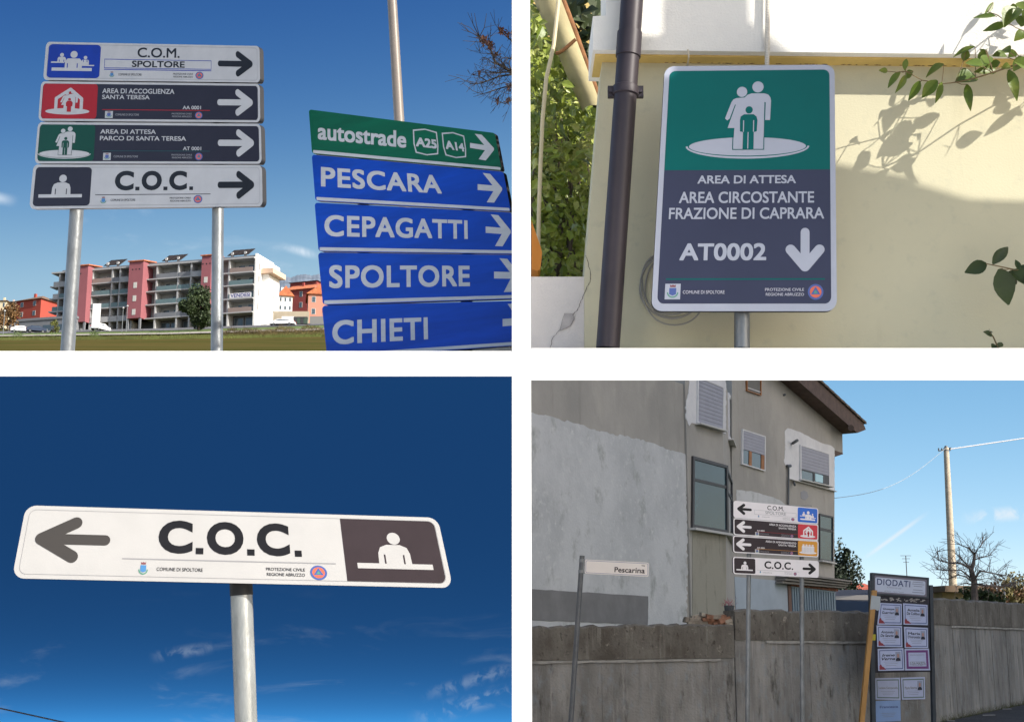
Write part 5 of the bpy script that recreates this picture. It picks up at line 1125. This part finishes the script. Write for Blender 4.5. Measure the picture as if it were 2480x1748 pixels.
# --- emergency sign with two posts
pS = Plane(at(1880, 1330, 19.0), yaw=16)
e2 = thing('emergency_sign', 'four stacked emergency plates with blue, red and amber pictograms before the house', 'sign', V((at(1880, HOR, 19).x, 19, 0)))
def post_to_ground(parent, plane, x0, y0, x1, y1, rpx, d, mat, name='post'):
    a, b = plane.hit(x0, y0, d), plane.hit(x1, y1, d); k = a.z / (a.z - b.z); c = a + (b - a) * k; r = rpx * (a - EYE).length / FPX
    return smooth_angle(G().tube([a, a.lerp(c, .5), c], r, 16).obj(name, mat, parent))
post_to_ground(e2, pS, 1815, 1225, 1810, 1748, 5.2, -.085, galv); post_to_ground(e2, pS, 1941, 1240, 1943, 1748, 5.2, -.085, galv)
film_p = M('reflective_film_pale', (.74, .70, .70), .36, var=.03, scale=5)
for (x, y) in ((1878, 1222), (1878, 1262), (1878, 1303), (1880, 1373)): g = G(); pS.boxpx(g, x - 90, y - 1.5, x + 90, y + 1.5, -.05, -.031); g.obj('clamp_rail', galv, e2)
p = Panel(e2, pS, zq(y6, (255, 152), (1702, 284), (1699, 555), (257, 442)), face=film_p)
f = p.uv(y6, 1350, 380)[0]; p.loops('colour_field', [rrect(f, .05, .988, .95, .1 / p.asp, .1)], skyblue_f)
pic_com(p, p.uvrect(y6, 1388, 332, 1660, 488), film_p, skyblue_f)
p.text('C.O.M.', None, ink, .008, quad=[(832, 236), (1115, 258), (1115, 332), (832, 310)], z=y6)
p.text('SPOLTORE', None, rule_g, .004, quad=[(798, 332), (1150, 360), (1150, 408), (798, 380)], z=y6)
u0, v0 = p.uv(y6, 612, 305); u1, v1 = p.uv(y6, 1325, 430); p.ring('name_frame', (u0, p.uv(y6, 960, 338)[1], u1, p.uv(y6, 960, 412)[1]), .012, rule_g, rad=.004)
p.arrow((p.uv(y6, 315, 295)[0], p.uv(y6, 430, 205)[1], p.uv(y6, 568, 310)[0], p.uv(y6, 430, 395)[1]), ink, 'left')
lowlines(p, y6, (668, 398, 700, 440), (740, 424, 870, 440), (1095, 446, 1222, 484), (1238, 446, 1296, 500), rule_g, False)
def dark_plate2(c, fm, l1, q1, l2, q2, code, qc, ar, low, rule):
    p = Panel(e2, pS, zq(y6, *c), face=film_p); p.loops('dark_field', [rrect(.012, .06, .988, .94, .1 / p.asp, .1)], char)
    f = p.uv(y6, 1355, (c[1][1] + c[2][1]) / 2 - 30)[0]; p.loops('colour_field', [rrect(f, .062, .987, .938, .1 / p.asp, .1)], fm, .003)
    p.text(l1, None, film_p, .012, quad=q1, z=y6); p.text(l2, None, film_p, .012, quad=q2, z=y6); p.text(code, None, film_p, .012, quad=qc, z=y6)
    p.arrow((p.uv(y6, ar[0], ar[1])[0], p.uv(y6, 420, ar[2])[1], p.uv(y6, ar[3], ar[1])[0], p.uv(y6, 420, ar[4])[1]), film_p, 'left')
    p.strip('rule', (p.uv(y6, 620, 0)[0] if False else .27, .70, .75, .715), rule, .003)
    lowlines(p, y6, *low, M('small_print_grey')); return p
p = dark_plate2([(255, 447), (1704, 560), (1702, 836), (257, 736)], M('bright_red_film', (.55, .02, .04), .4), 'AREA DI ACCOGLIENZA', [(865, 540), (1325, 577), (1325, 612), (865, 574)], 'SANTA TERESA', [(1026, 605), (1325, 626), (1325, 656), (1026, 634)], 'AA 0001', [(655, 648), (785, 656), (785, 682), (655, 674)], (308, 595, 500, 566, 698), ((632, 690, 686, 744), (706, 712, 860, 730), (1070, 732, 1212, 770), (1224, 732, 1278, 784)), red_f)
pic_house(p, p.uvrect(y6, 1385, 590, 1660, 788), film_p, red_f, .004)
p = dark_plate2([(247, 745), (1705, 838), (1704, 1120), (250, 1036)], amber_f, 'AREA DI AMMASSAMENTO', [(803, 828), (1325, 866), (1325, 900), (803, 862)], 'SANTA TERESA', [(1020, 892), (1325, 914), (1325, 944), (1020, 922)], 'AM 0001', [(655, 942), (790, 948), (790, 974), (655, 968)], (300, 890, 797, 560, 1000), ((630, 984, 686, 1038), (706, 1012, 860, 1030), (1068, 1026, 1212, 1060), (1222, 1022, 1272, 1074)), amber_f)
pic_crowd(p, p.uvrect(y6, 1378, 890, 1672, 1065), film_p, rule_g, .004)
p = Panel(e2, pS, zq(y6, (244, 1107), (1711, 1180), (1709, 1467), (251, 1401)), face=film_p)
f = p.uv(y6, 628, 1270)[0]; p.loops('colour_field', [rrect(.014, .06, f, .94, .02, .08)], char)
pic_coc(p, p.uvrect(y6, 305, 1187, 583, 1345), film_p, char)
p.coc(mat=ink, bold=.03, quad=[(782, 1180), (1272, 1205), (1272, 1332), (782, 1308)], z=y6)
p.arrow((p.uv(y6, 1432, 1310)[0], p.uv(y6, 1580, 1222)[1], p.uv(y6, 1662, 1320)[0], p.uv(y6, 1580, 1412)[1]), ink)
p.strip('rule', (p.uv(y6, 650, 1335)[0], .70, p.uv(y6, 1380, 1360)[0], .712), rule_g)
lowlines(p, y6, (698, 1345, 730, 1388), (755, 1372, 912, 1390), (1125, 1372, 1262, 1408), (1280, 1374, 1334, 1428), rule_g, False)
# --- street name sign
pN = Plane(at(1440, 1375, 18.0), yaw=6)
sn = thing('street_name_sign', 'white street name plate on a dark grey post', 'sign', V((at(1385, HOR, 18).x, 18, 0)))
a, b = pN.hit(1410, 1345, -.03), pN.hit(1382.5, 1748, -.03); k = a.z / (a.z - b.z); c = a + (b - a) * k
smooth_angle(G().tube([a, a.lerp(c, .5), c], 6.2 * 18 / FPX, 16).obj('post', galv_d, sn))
for yy in (1357, 1383): g = G(); q = a.lerp(c, (yy - 1345) / (1807 - 1345) * 1.0); q = pN.hit(1410 - (yy - 1345) * .068, yy, -.03); smooth_angle(g.tube([q - V((0, 0, .02)), q + V((0, 0, .02))], 7.2 * 18 / FPX, 16).obj('bracket', galv, sn))
g = G(); pN.poly(g, [y7(495, 122), y7(520, 124), y7(516, 258), y7(490, 252)], -.02, .0); g.obj('bracket_plate', galv, sn)
p = Panel(sn, pN, zq(y7, (517, 128), (1102, 158), (1100, 287), (514, 258)), 'name_plate', thick=.02, radius=.12, face=M('ivory_plate', (.62, .57, .52), .5, var=.03), edge=galv)
p.ring('blue_border', (.012, .06, .988, .94), .03, M('plate_blue', (.10, .13, .24), .5), rad=.14)
p.text('Pescarina', None, char, .016, quad=[(788, 197), (1068, 206), (1064, 257), (786, 245)], z=y7)
p.text('via', None, char, .01, quad=[(1034, 176), (1068, 178), (1066, 193), (1033, 191)], z=y7)
# --- noticeboard
YNb = 23.6; pB = Plane(at(2190, 1500, YNb), yaw=12)
nb = thing('noticeboard', 'dark framed noticeboard with funeral notices under a white name panel', 'noticeboard', V((at(2190, HOR, YNb).x, YNb, 0)))
fr = M('slate_frame_paint', (.035, .045, .055), .5, var=.15, scale=5)
g = G(); pB.poly(g, [yn(245, 640), yn(1385, 705), yl(1430, 620), yl(330, 640), yn(330, 1300)], -.06, -.02); g.obj('back_board', M('dark_board', (.035, .033, .04), .8, var=.3, scale=5), nb)
for (xa, ya, xb, yb_) in ((*yn(232, 362), *yl(285, 1800)), (*yn(1402, 455), *yl(1485, 1800))):
    a, b = pB.hit(xa, ya, -.04), pB.hit(xb, yb_, -.04); k = a.z / (a.z - b.z); c = a + (b - a) * k; w = pB.e1 * (.030 if xa > 2200 else .036); dd = pB.n * .035
    G().hexa([c - w + dd, c + w + dd, c + w - dd, c - w - dd, a - w + dd, a + w + dd, a + w - dd, a - w - dd]).obj('post', fr, nb)
p = Panel(nb, pB, zq(yn, (255, 208), (1377, 308), (1370, 716), (258, 632)), 'header_panel', thick=.08, radius=.02, face=fr, edge=fr)
p.loops('grey_surround', [rrect(.045, .11, .96, .93, .02, .05)], M('surround_mauve', (.17, .155, .19), .5), .002)
hp_ = M('header_white', (.50, .54, .64), .4, var=.04); p.loops('white_field', [rrect(.055, .19, .935, .86, .03, .09)], hp_, .004)
navy = M('navy_print', (.03, .045, .14), .5); gpr = M('grey_print', (.25, .27, .34), .6)
p.text('DIODATI', None, navy, .01, quad=[(358, 322), (1010, 376), (1004, 498), (356, 446)], z=yn, off=.006, spacing=1.1)
p.text('Onoranze', None, gpr, .0, quad=[(555, 468), (835, 500), (835, 538), (555, 508)], z=yn, off=.006, shear=.4)
p.text('Via Roma - Santa Teresa' if False else 'all\'Altar - Santa Teresa', None, gpr, .0, quad=[(500, 552), (880, 580), (880, 608), (500, 582)], z=yn, off=.006)
for i, (x0, x1, y0) in enumerate(((1055, 1255, 392), (1045, 1285, 432), (1075, 1245, 472), (1060, 1250, 545), (1045, 1270, 592))): 
    p.strip('small_print', p.uvrect(yn, x0, y0, x1, y0 + 14), gpr, .006)
scr_ = G()
for i in range(46):
    x = random.uniform(420, 1340); y = 690 + (x - 420) * .055 + random.uniform(0, 60); q = pB.hit(*yn(x, y)) - pB.n * .017; w = random.uniform(.005, .03); h = random.uniform(.004, .012)
    scr_.add([q - pB.e1 * w - pB.e2 * h, q + pB.e1 * w - pB.e2 * h * .4, q + pB.e1 * w * .8 + pB.e2 * h, q - pB.e1 * w + pB.e2 * h], [(0, 1, 2, 3)])
stuff(scr_.obj('paper_scraps', M('torn_paper', (.36, .33, .30), .9), nb))
pp = M('notice_paper', (.46, .50, .66), .8, var=.05, scale=6); pbl = M('notice_blue', (.08, .11, .25), .8); prd = M('notice_red', (.28, .05, .06), .8); flesh = M('portrait_skin', (.42, .24, .19), .8); drk = M('portrait_dark', (.03, .03, .045), .8); purple = M('notice_purple', (.17, .055, .19), .8); grn = M('notice_green', (.13, .19, .17), .8); pbl2 = M('notice_pale_blue', (.26, .38, .62), .8, var=.06)
def notice(qpts, border, l1, l2, portrait=True, rose=True, shear=0.0, tm=None, paper=None, base=None, bw=.035):
    plane = pB if base is None else base
    p = Panel(nb, plane, qpts, 'notice', thick=.004, radius=.008, face=paper or pp, edge=paper or pp)
    p.ring('border', (.06, .07, .95, .93), bw, border, rad=.01, off=.0016)
    tm = tm or drk; x1 = .66 if portrait else .9
    if l1: p.text(l1, (.16, .24, x1, .36), tm, .018, off=.003, shear=shear)
    if l2: p.text(l2, (.14, .40, x1, .53), tm, .018, off=.003, shear=shear)
    for k in range(3): p.strip('small_print', (.22 + .04 * k, .60 + .08 * k, .80 - .05 * k, .618 + .08 * k), gpr, .002)
    if portrait:
        p.strip('portrait', (.68, .16, .88, .58), M('portrait_grey', (.30, .33, .42), .8), .0022)
        p.loops('portrait_shoulders', [[(.69, .575), (.70, .48), (.75, .43), (.81, .43), (.86, .48), (.875, .575)]], drk, .003)
        p.loops('portrait_face', [[(.78 + .042 * math.cos(t), .34 + .10 * math.sin(t)) for t in [i * .524 for i in range(12)]]], flesh, .0036)
    if rose: p.loops('rose', [[(.05, .95), (.05, .78), (.11, .70), (.15, .80), (.22, .84), (.30, .95)]], prd, .0024)
    return p
L_ = lambda *q: [yl(*k) for k in q]; N_ = lambda *q: [yn(*k) for k in q]
notice(N_((410, 800), (842, 820), (845, 1233), (362, 1226)), pbl, 'Giuseppe', 'Guerrieri')
notice(N_((866, 808), (1346, 840), (1352, 1238), (876, 1226)), pbl, 'Amelia', 'De Collibus')
notice([yn(348, 1240), yn(846, 1252), yl(864, 134), yl(364, 126)], pbl, 'Antonio', 'De Sanctis', shear=.25)
notice([yn(884, 1268), yn(1352, 1290), yl(1372, 150), yl(908, 150)], pbl, 'Maria', "D'Intronatio")
notice(L_((374, 166), (882, 150), (902, 590), (384, 602)), pbl, 'Irene', 'Verna', shear=.25)
p = notice(L_((904, 166), (1386, 160), (1412, 590), (918, 592)), purple, None, None, False, False, bw=.11)
p.text('ILDA MAZZA', (.2, .62, .84, .76), rule_g, .02, off=.003); p.text('RINGRAZIAMENTO', (.22, .26, .80, .33), gpr, .004, off=.003)
tA, tB_ = at(2262, HOR, 25.6), at(1779, HOR, 22.9); pWl = plane2(tB_, tA); pWl = Plane(V((tB_.x, tB_.y, 0)) + pWl.n * .012, yaw=math.degrees(math.atan2(pWl.e1.y, pWl.e1.x)))
notice(L_((320, 745), (815, 735), (826, 1176), (334, 1166)), grn, None, 'Luciana Campanella', False, False, tm=rule_g, base=pWl, bw=.05)
notice(L_((834, 735), (1306, 720), (1312, 1160), (854, 1172)), grn, None, 'Maria Norma', True, False, tm=rule_g, base=pWl, bw=.05)
p = notice(L_((334, 1196), (820, 1180), (832, 1590), (340, 1612)), pbl2, 'Francesca', None, False, False, tm=pbl, paper=pbl2, base=pWl)
# yellow tape, leaning batten with a note
tag(pB.poly(G(), [yn(250, 1415), yn(330, 1415), yn(325, 1535), yn(245, 1535)], -.001, .002).obj('yellow_sticker', M('yellow_sticker', (.42, .36, .03), .7)), 'yellow sticker on the noticeboard post', 'sticker')
bt2 = thing('timber_batten', 'leaning orange timber batten in front of the noticeboard', 'batten', V((at(2076, HOR, 22.4).x, 22.4, 0)))
pT = Plane(at(2100, 1500, 22.4), yaw=8)
a, b = pT.hit(*yn(300, 555)), pT.hit(*yl(55, 1600)); k = a.z / (a.z - b.z); c = a + (b - a) * k; w = pT.e1 * .040; dd = pT.n * .03
G().hexa([c - w + dd, c + w + dd, c + w - dd, c - w - dd, a - w + dd, a + w + dd, a + w - dd, a - w - dd]).obj('batten', M('orange_timber', (.45, .24, .075), .7, var=.2, scale=5, stretch=(1, 1, .2), bump=.2), bt2)
no_ = G(); pT.poly(no_, [yn(232, 655), yn(410, 680), yn(395, 935), yn(345, 955), yn(300, 925), yn(205, 935)], .031, .034)
tag(no_.obj('paper_note', M('grey_note_paper', (.42, .45, .45), .8, var=.08)), 'torn grey paper note stuck on top of the timber batten', 'paper')
# --- utility pole, wires, bare tree, hedges, low houses behind
Yp = 56.0
upo = thing('utility_pole', 'pale concrete utility pole rising above the tall concrete wall', 'pole', V((at(2307, HOR, Yp).x, Yp, 1.45)))
top_ = at(2291.5, 1084, Yp); bot_ = V((at(2308, 1448, Yp).x, Yp, 1.45))
smooth_angle(G().tube([bot_, bot_.lerp(top_, .5), top_], [.19, .15, .11], 20).obj('pole', M('weathered_concrete_pole', (.50, .42, .32), .9, var=.15, scale=6, bump=.2), upo))
smooth_angle(G().tube([top_ - V((0, 0, .35)), top_ - V((0, 0, .1)), top_ + V((0, 0, .08))], [.10, .115, .06], 14).obj('pole_cap', galv_d, upo))
g = G(); g.tube([top_ - V((.35, .05, .15)), top_ + V((.2, -.05, .0))], .02, 6)
for q in (-.33, -.2, .15): g.tube([top_ + V((q, -.03, -.13)), top_ + V((q, -.03, -.02))], .03, 8)
g.obj('insulator_arm', galv_d, upo)
tag(smooth_angle(G().tube([top_ + V((0, 0, -.08)), at(2385, 1075, 56), at(2480, 1061, 56), at(2900, 1000, 56)], .022, 6).obj('power_cable', M('bright_cable', (.85, .8, .78), .5))), 'bright sunlit cable leading away from utility pole over the wall', 'cable')
w0 = pM.hit(2020, 1206, 0); pts = [top_.lerp(w0, i / 14) - V((0, 0, .5 * math.sin(math.pi * i / 14))) for i in range(15)]
tag(G().tube(pts, .010, 5).obj('service_cable', M('thin_grey_cable', (.30, .33, .36), .7)), 'faint grey cable between utility pole and grey house', 'cable')
b0 = V((at(2361, HOR, 44).x, 44, 1.45)); t = thing('bare_tree', 'leafless tree with spreading branches behind the tall concrete wall', 'tree', b0)
g = G(); Yq = 44.0
def rp(x, y, dy=0): return at(*yr(x, y), Yq + dy)
g.tube([b0, rp(555, 570), rp(550, 430), rp(525, 340), rp(545, 290), rp(555, 210)], [.13, .115, .10, .085, .06, .045], 8)
limbs = [([(555, 210), (600, 150), (655, 70)], .035), ([(555, 210), (500, 160), (410, 125)], .035), ([(525, 335), (440, 250), (400, 205)], .03), ([(525, 335), (430, 285), (340, 285), (250, 262), (240, 150)], .035), ([(550, 430), (600, 350), (720, 375), (850, 395)], .04), ([(550, 430), (440, 345), (300, 345), (190, 340)], .03), ([(555, 460), (640, 475), (780, 480), (900, 470)], .04), ([(555, 460), (480, 400), (420, 385), (330, 420), (240, 410)], .03), ([(548, 260), (620, 235), (700, 220)], .025), ([(555, 470), (470, 455), (400, 480)], .02), ([(700, 372), (740, 420), (800, 440), (790, 480)], .015), ([(560, 430), (620, 420), (690, 410)], .02)]
for pts, r in limbs:
    W = [rp(x, y, .8 * math.sin(i * 1.7 + r * 90)) for i, (x, y) in enumerate(pts)]; g.tube(W, [r * (1 - .7 * i / (len(W) - 1)) for i in range(len(W))], 6)
    for i in range(1, len(W)):
        for k in range(6):
            q = W[i - 1].lerp(W[i], random.random()); d = ((W[i] - W[i - 1]).normalized() + rnd_unit() * .9 + V((0, 0, .25))).normalized(); L = random.uniform(.25, .85); m2 = q + d * L * .5 + rnd_unit() * .05; e_ = q + d * L + rnd_unit() * .08
            g.tube([q, m2, e_], [r * .35, r * .24, .005], 4, False)
            for _ in range(2): s_ = q.lerp(e_, random.uniform(.3, .9)); g.tube([s_, s_ + (d + rnd_unit() * .9).normalized() * L * .5], [.007, .004], 3, False)
g.obj('trunk', M('grey_pink_bark', (.20, .16, .14), .9, var=.3, scale=5), t)
b0 = V((at(2378, HOR, 46).x, 46, 1.45)); leafy_tree('pine_bush', 'rounded dark green bush behind the tall concrete wall', b0, 1.75, (1.0, .8, .55), M('pine_needle', (.05, .075, .025), .8, var=.4, scale=3), 2600, .13, 20, .06, cat='bush', trunk_h=.4)
for x, h, r, lb in ((2425, 2.1, 1.3, 'russet autumn bush behind concrete wall left of thin white pole'), (2476, 2.5, 1.5, 'olive autumn bush behind concrete wall right of thin white pole')):
    b0 = V((at(x, HOR, 60).x, 60, 1.45)); leafy_tree('autumn_bush', lb, b0, h + .1, (r, 1, h * .42), M('russet_leaf', (.19, .11, .06), .9, var=.4, scale=2) if x < 2450 else M('olive_autumn_leaf', (.14, .12, .05), .9, var=.4, scale=2), 2600, .16, 22, .06, cat='bush', trunk_h=.4)
b0 = V((at(2434, HOR, 48).x, 48, 1.45)); tag(smooth_angle(G().tube([b0, at(2433, 1432, 48)], .03, 8).obj('thin_pole', film_w)), 'thin white pole among autumn bushes', 'pole')
b0 = V((at(2040, HOR, 57).x, 57, 1.45)); leafy_tree('evergreen_tree', 'dark evergreen tree standing beside corner of grey house', b0, 3.75, (.95, .9, 1.6), M('dark_bay_leaf', (.025, .038, .022), .6, var=.5, scale=3), 7500, .13, 30, .07, trunk_h=.5)
def low_house(label, x0, x1, yt, Y, wallm, roofm, rise, ov=.4, flat=False):
    p = Plane(V((at((x0 + x1) / 2, HOR, Y).x, Y, 1.45)), yaw=10); s0, s1 = p.sz(x0, HOR)[0], p.sz(x1, HOR)[0]; z1 = at((x0 + x1) / 2, yt, Y).z - 1.45
    t = thing('low_house', label, 'house', p.p0); g = G(); p.boxsz(g, s0, s1, 0, z1, -6, 0); g.obj('wall', wallm, t); g = G()
    if flat: p.boxsz(g, s0 - ov, s1 + ov, z1, z1 + rise, -6.4, ov + .5); r = g.obj('roof', roofm, t)
    else:
        g.add([p.pt(s0 - ov, z1 - .1, ov), p.pt(s1 + ov, z1 - .1, ov), p.pt(s1 + ov, z1 + rise, -3), p.pt(s0 + (s1 - s0) * .35, z1 + rise, -3), p.pt(s1 + ov, z1 - .1, -6 - ov), p.pt(s0 - ov, z1 - .1, -6 - ov)], [(0, 1, 2, 3), (2, 4, 5, 3), (0, 3, 5), (1, 4, 2)]); r = g.obj('roof', roofm, t)
    g = G(); sw = s0 + (s1 - s0) * .6; p.boxsz(g, sw - .4, sw + .4, z1 * .4, z1 * .8, .005, .05); g.obj('window', glass, t)
    return t
low_house('house with bright red tiled roof behind the evergreen tree', 2062, 2150, 1440, 60, M('ochre_render', (.38, .31, .18), .9, var=.1), M('bright_red_tile', (.36, .085, .05), .9, var=.35, scale=3), .62)
low_house('flat roofed ochre house behind the utility pole', 2288, 2345, 1434, 50, M('ochre_render'), M('brown_fascia', (.16, .11, .07), .8, var=.15), .22, .3, True)
ch = thing('brick_chimney', 'small brick chimney showing over the wall beside noticeboard', 'chimney', V((at(2262, HOR, 50).x, 50, 1.45)))
q = V((at(2262, HOR, 50).x, 50, 1.45)); zc2 = at(2262, 1434, 50).z; g = G(); g.box(q + V((-.05, -.06, 0)), V((q.x + .05, 50.06, zc2))); g.obj('shaft', M('chimney_brick', (.42, .19, .12), .9, var=.3, scale=9), ch); g = G(); g.box(V((q.x - .07, 49.92, zc2 + .002)), V((q.x + .07, 50.08, zc2 + .04))); g.obj('cap', galv_d, ch)
q = V((at(2163, HOR, 58).x, 55.5, 0)); zr = at(2163, 1345, 55.5).z
an = thing('roof_antenna', 'thin television antenna above the noticeboard', 'antenna', V((q.x, q.y, 2.4))); G().tube([V((q.x, q.y, 2.4)), V((q.x, q.y, zr))], .018, 6).obj('mast', galv_d, an)
for k, w in ((0, .22), (.12, .16), (.26, .12), (.9, .12)): G().tube([V((q.x - w, q.y, zr - k)), V((q.x + w, q.y, zr - k))], .01, 5).obj('rod', galv_d, an)
car('parked_car', 'dark blue car parked beyond the wall beside the house door', V((at(2074, HOR, 49.5).x, 49.5, 1.62)), 12, M('blue_car_paint', (.03, .055, .11), .3, coat=.3), 4.1, 1.7, 1.55)
g = G()
for i in range(500):
    x = random.uniform(2035, 2110); c = at(x, random.uniform(1440, 1462), 50 + random.uniform(-1, 1)); rot_leaf(g, c, rnd_unit() + V((0, 0, .8)), V((0, 1, 0)), random.uniform(.15, .35), .05, .1, 1)
stuff(tag(g.obj('garden_shrubbery', M('yellow_green_leaf', (.16, .18, .05), .8, var=.4, scale=2)), 'yellow green shrubbery behind the dark blue car', 'shrubs'))
# weeds and litter along the wall foot
g = G()
for i in range(1500):
    u = random.random(); A_, B_ = at(2262, HOR, 25.5), at(2560, HOR, 36.3); c = V((A_.x + (B_.x - A_.x) * u, A_.y + (B_.y - A_.y) * u - .05 - abs(random.gauss(0, .05)), .004)); rot_leaf(g, c, V((random.gauss(0, .5), -.3, 1)), V((0, -1, 0)), random.uniform(.03, .16), .012, 0, 1)
stuff(tag(g.obj('wall_foot_weeds', M('dull_weed', (.08, .085, .025), .9, var=.4)), 'weeds growing along the foot of the tall concrete wall', 'weeds'))
for i, (x, y, w) in enumerate(((2380, 1722, .16), (2425, 1708, .1), (2300, 1742, .12), (2290, 1735, .07))):
    Yd = 1.6 * FPX / (y - HOR); c = at(x, HOR, Yd); c.z = .006; a = random.uniform(-.4, .4); e_ = V((math.cos(a), math.sin(a), 0)); f_ = V((-math.sin(a), math.cos(a), 0)); g = G()
    g.prism([c - e_ * w - f_ * .03, c + e_ * w - f_ * .02, c + e_ * w * .8 + f_ * .05, c - e_ * w * .7 + f_ * .03], V((0, 0, .012)))
    tag(g.obj('litter_scrap', M('pale_litter', (.30, .29, .28), .9)), ['long pale scrap of litter lying on the asphalt', 'small grey scrap on the asphalt by wall foot', 'flat scrap on asphalt below the noticeboard', 'tiny pale scrap near the noticeboard post'][i], 'litter')
# --- unseen tower added on the sunny side to keep this bay in shade
sh_, pp_ = V((SDIR.x, SDIR.y, 0)).normalized(), V((-SDIR.y, SDIR.x, 0)).normalized()
def nbp(along, perp, z=0): return sh_ * along + pp_ * perp + V((0, 0, z))
tw_ = thing('shade_tower', 'unseen tower block added to keep the street in shade', 'building', nbp(46, 29))
TH_ = 50
G().hexa([nbp(40, 13, 0), nbp(52, 13, 0), nbp(52, 50, 0), nbp(40, 50, 0), nbp(40, 13, TH_), nbp(52, 13, TH_), nbp(52, 50, TH_), nbp(40, 50, TH_)]).obj('wall', M('warm_render', (.52, .46, .38), .9, var=.1), tw_)
G().hexa([nbp(39.5, 12.5, TH_ + .01), nbp(52.5, 12.5, TH_ + .01), nbp(52.5, 50.5, TH_ + .01), nbp(39.5, 50.5, TH_ + .01), nbp(39.5, 12.5, TH_ + .6), nbp(52.5, 12.5, TH_ + .6), nbp(52.5, 50.5, TH_ + .6), nbp(39.5, 50.5, TH_ + .6)]).obj('roof', galv_d, tw_)
for i in range(8):
    for f_ in range(14):
        c = 15 + i * 3.8; zz = 1.5 + f_ * 3.4; G().hexa([nbp(39.95, c, zz), nbp(39.99, c, zz), nbp(39.99, c + 1.6, zz), nbp(39.95, c + 1.6, zz), nbp(39.95, c, zz + 1.6), nbp(39.99, c, zz + 1.6), nbp(39.99, c + 1.6, zz + 1.6), nbp(39.95, c + 1.6, zz + 1.6)]).obj('window', glass, tw_)
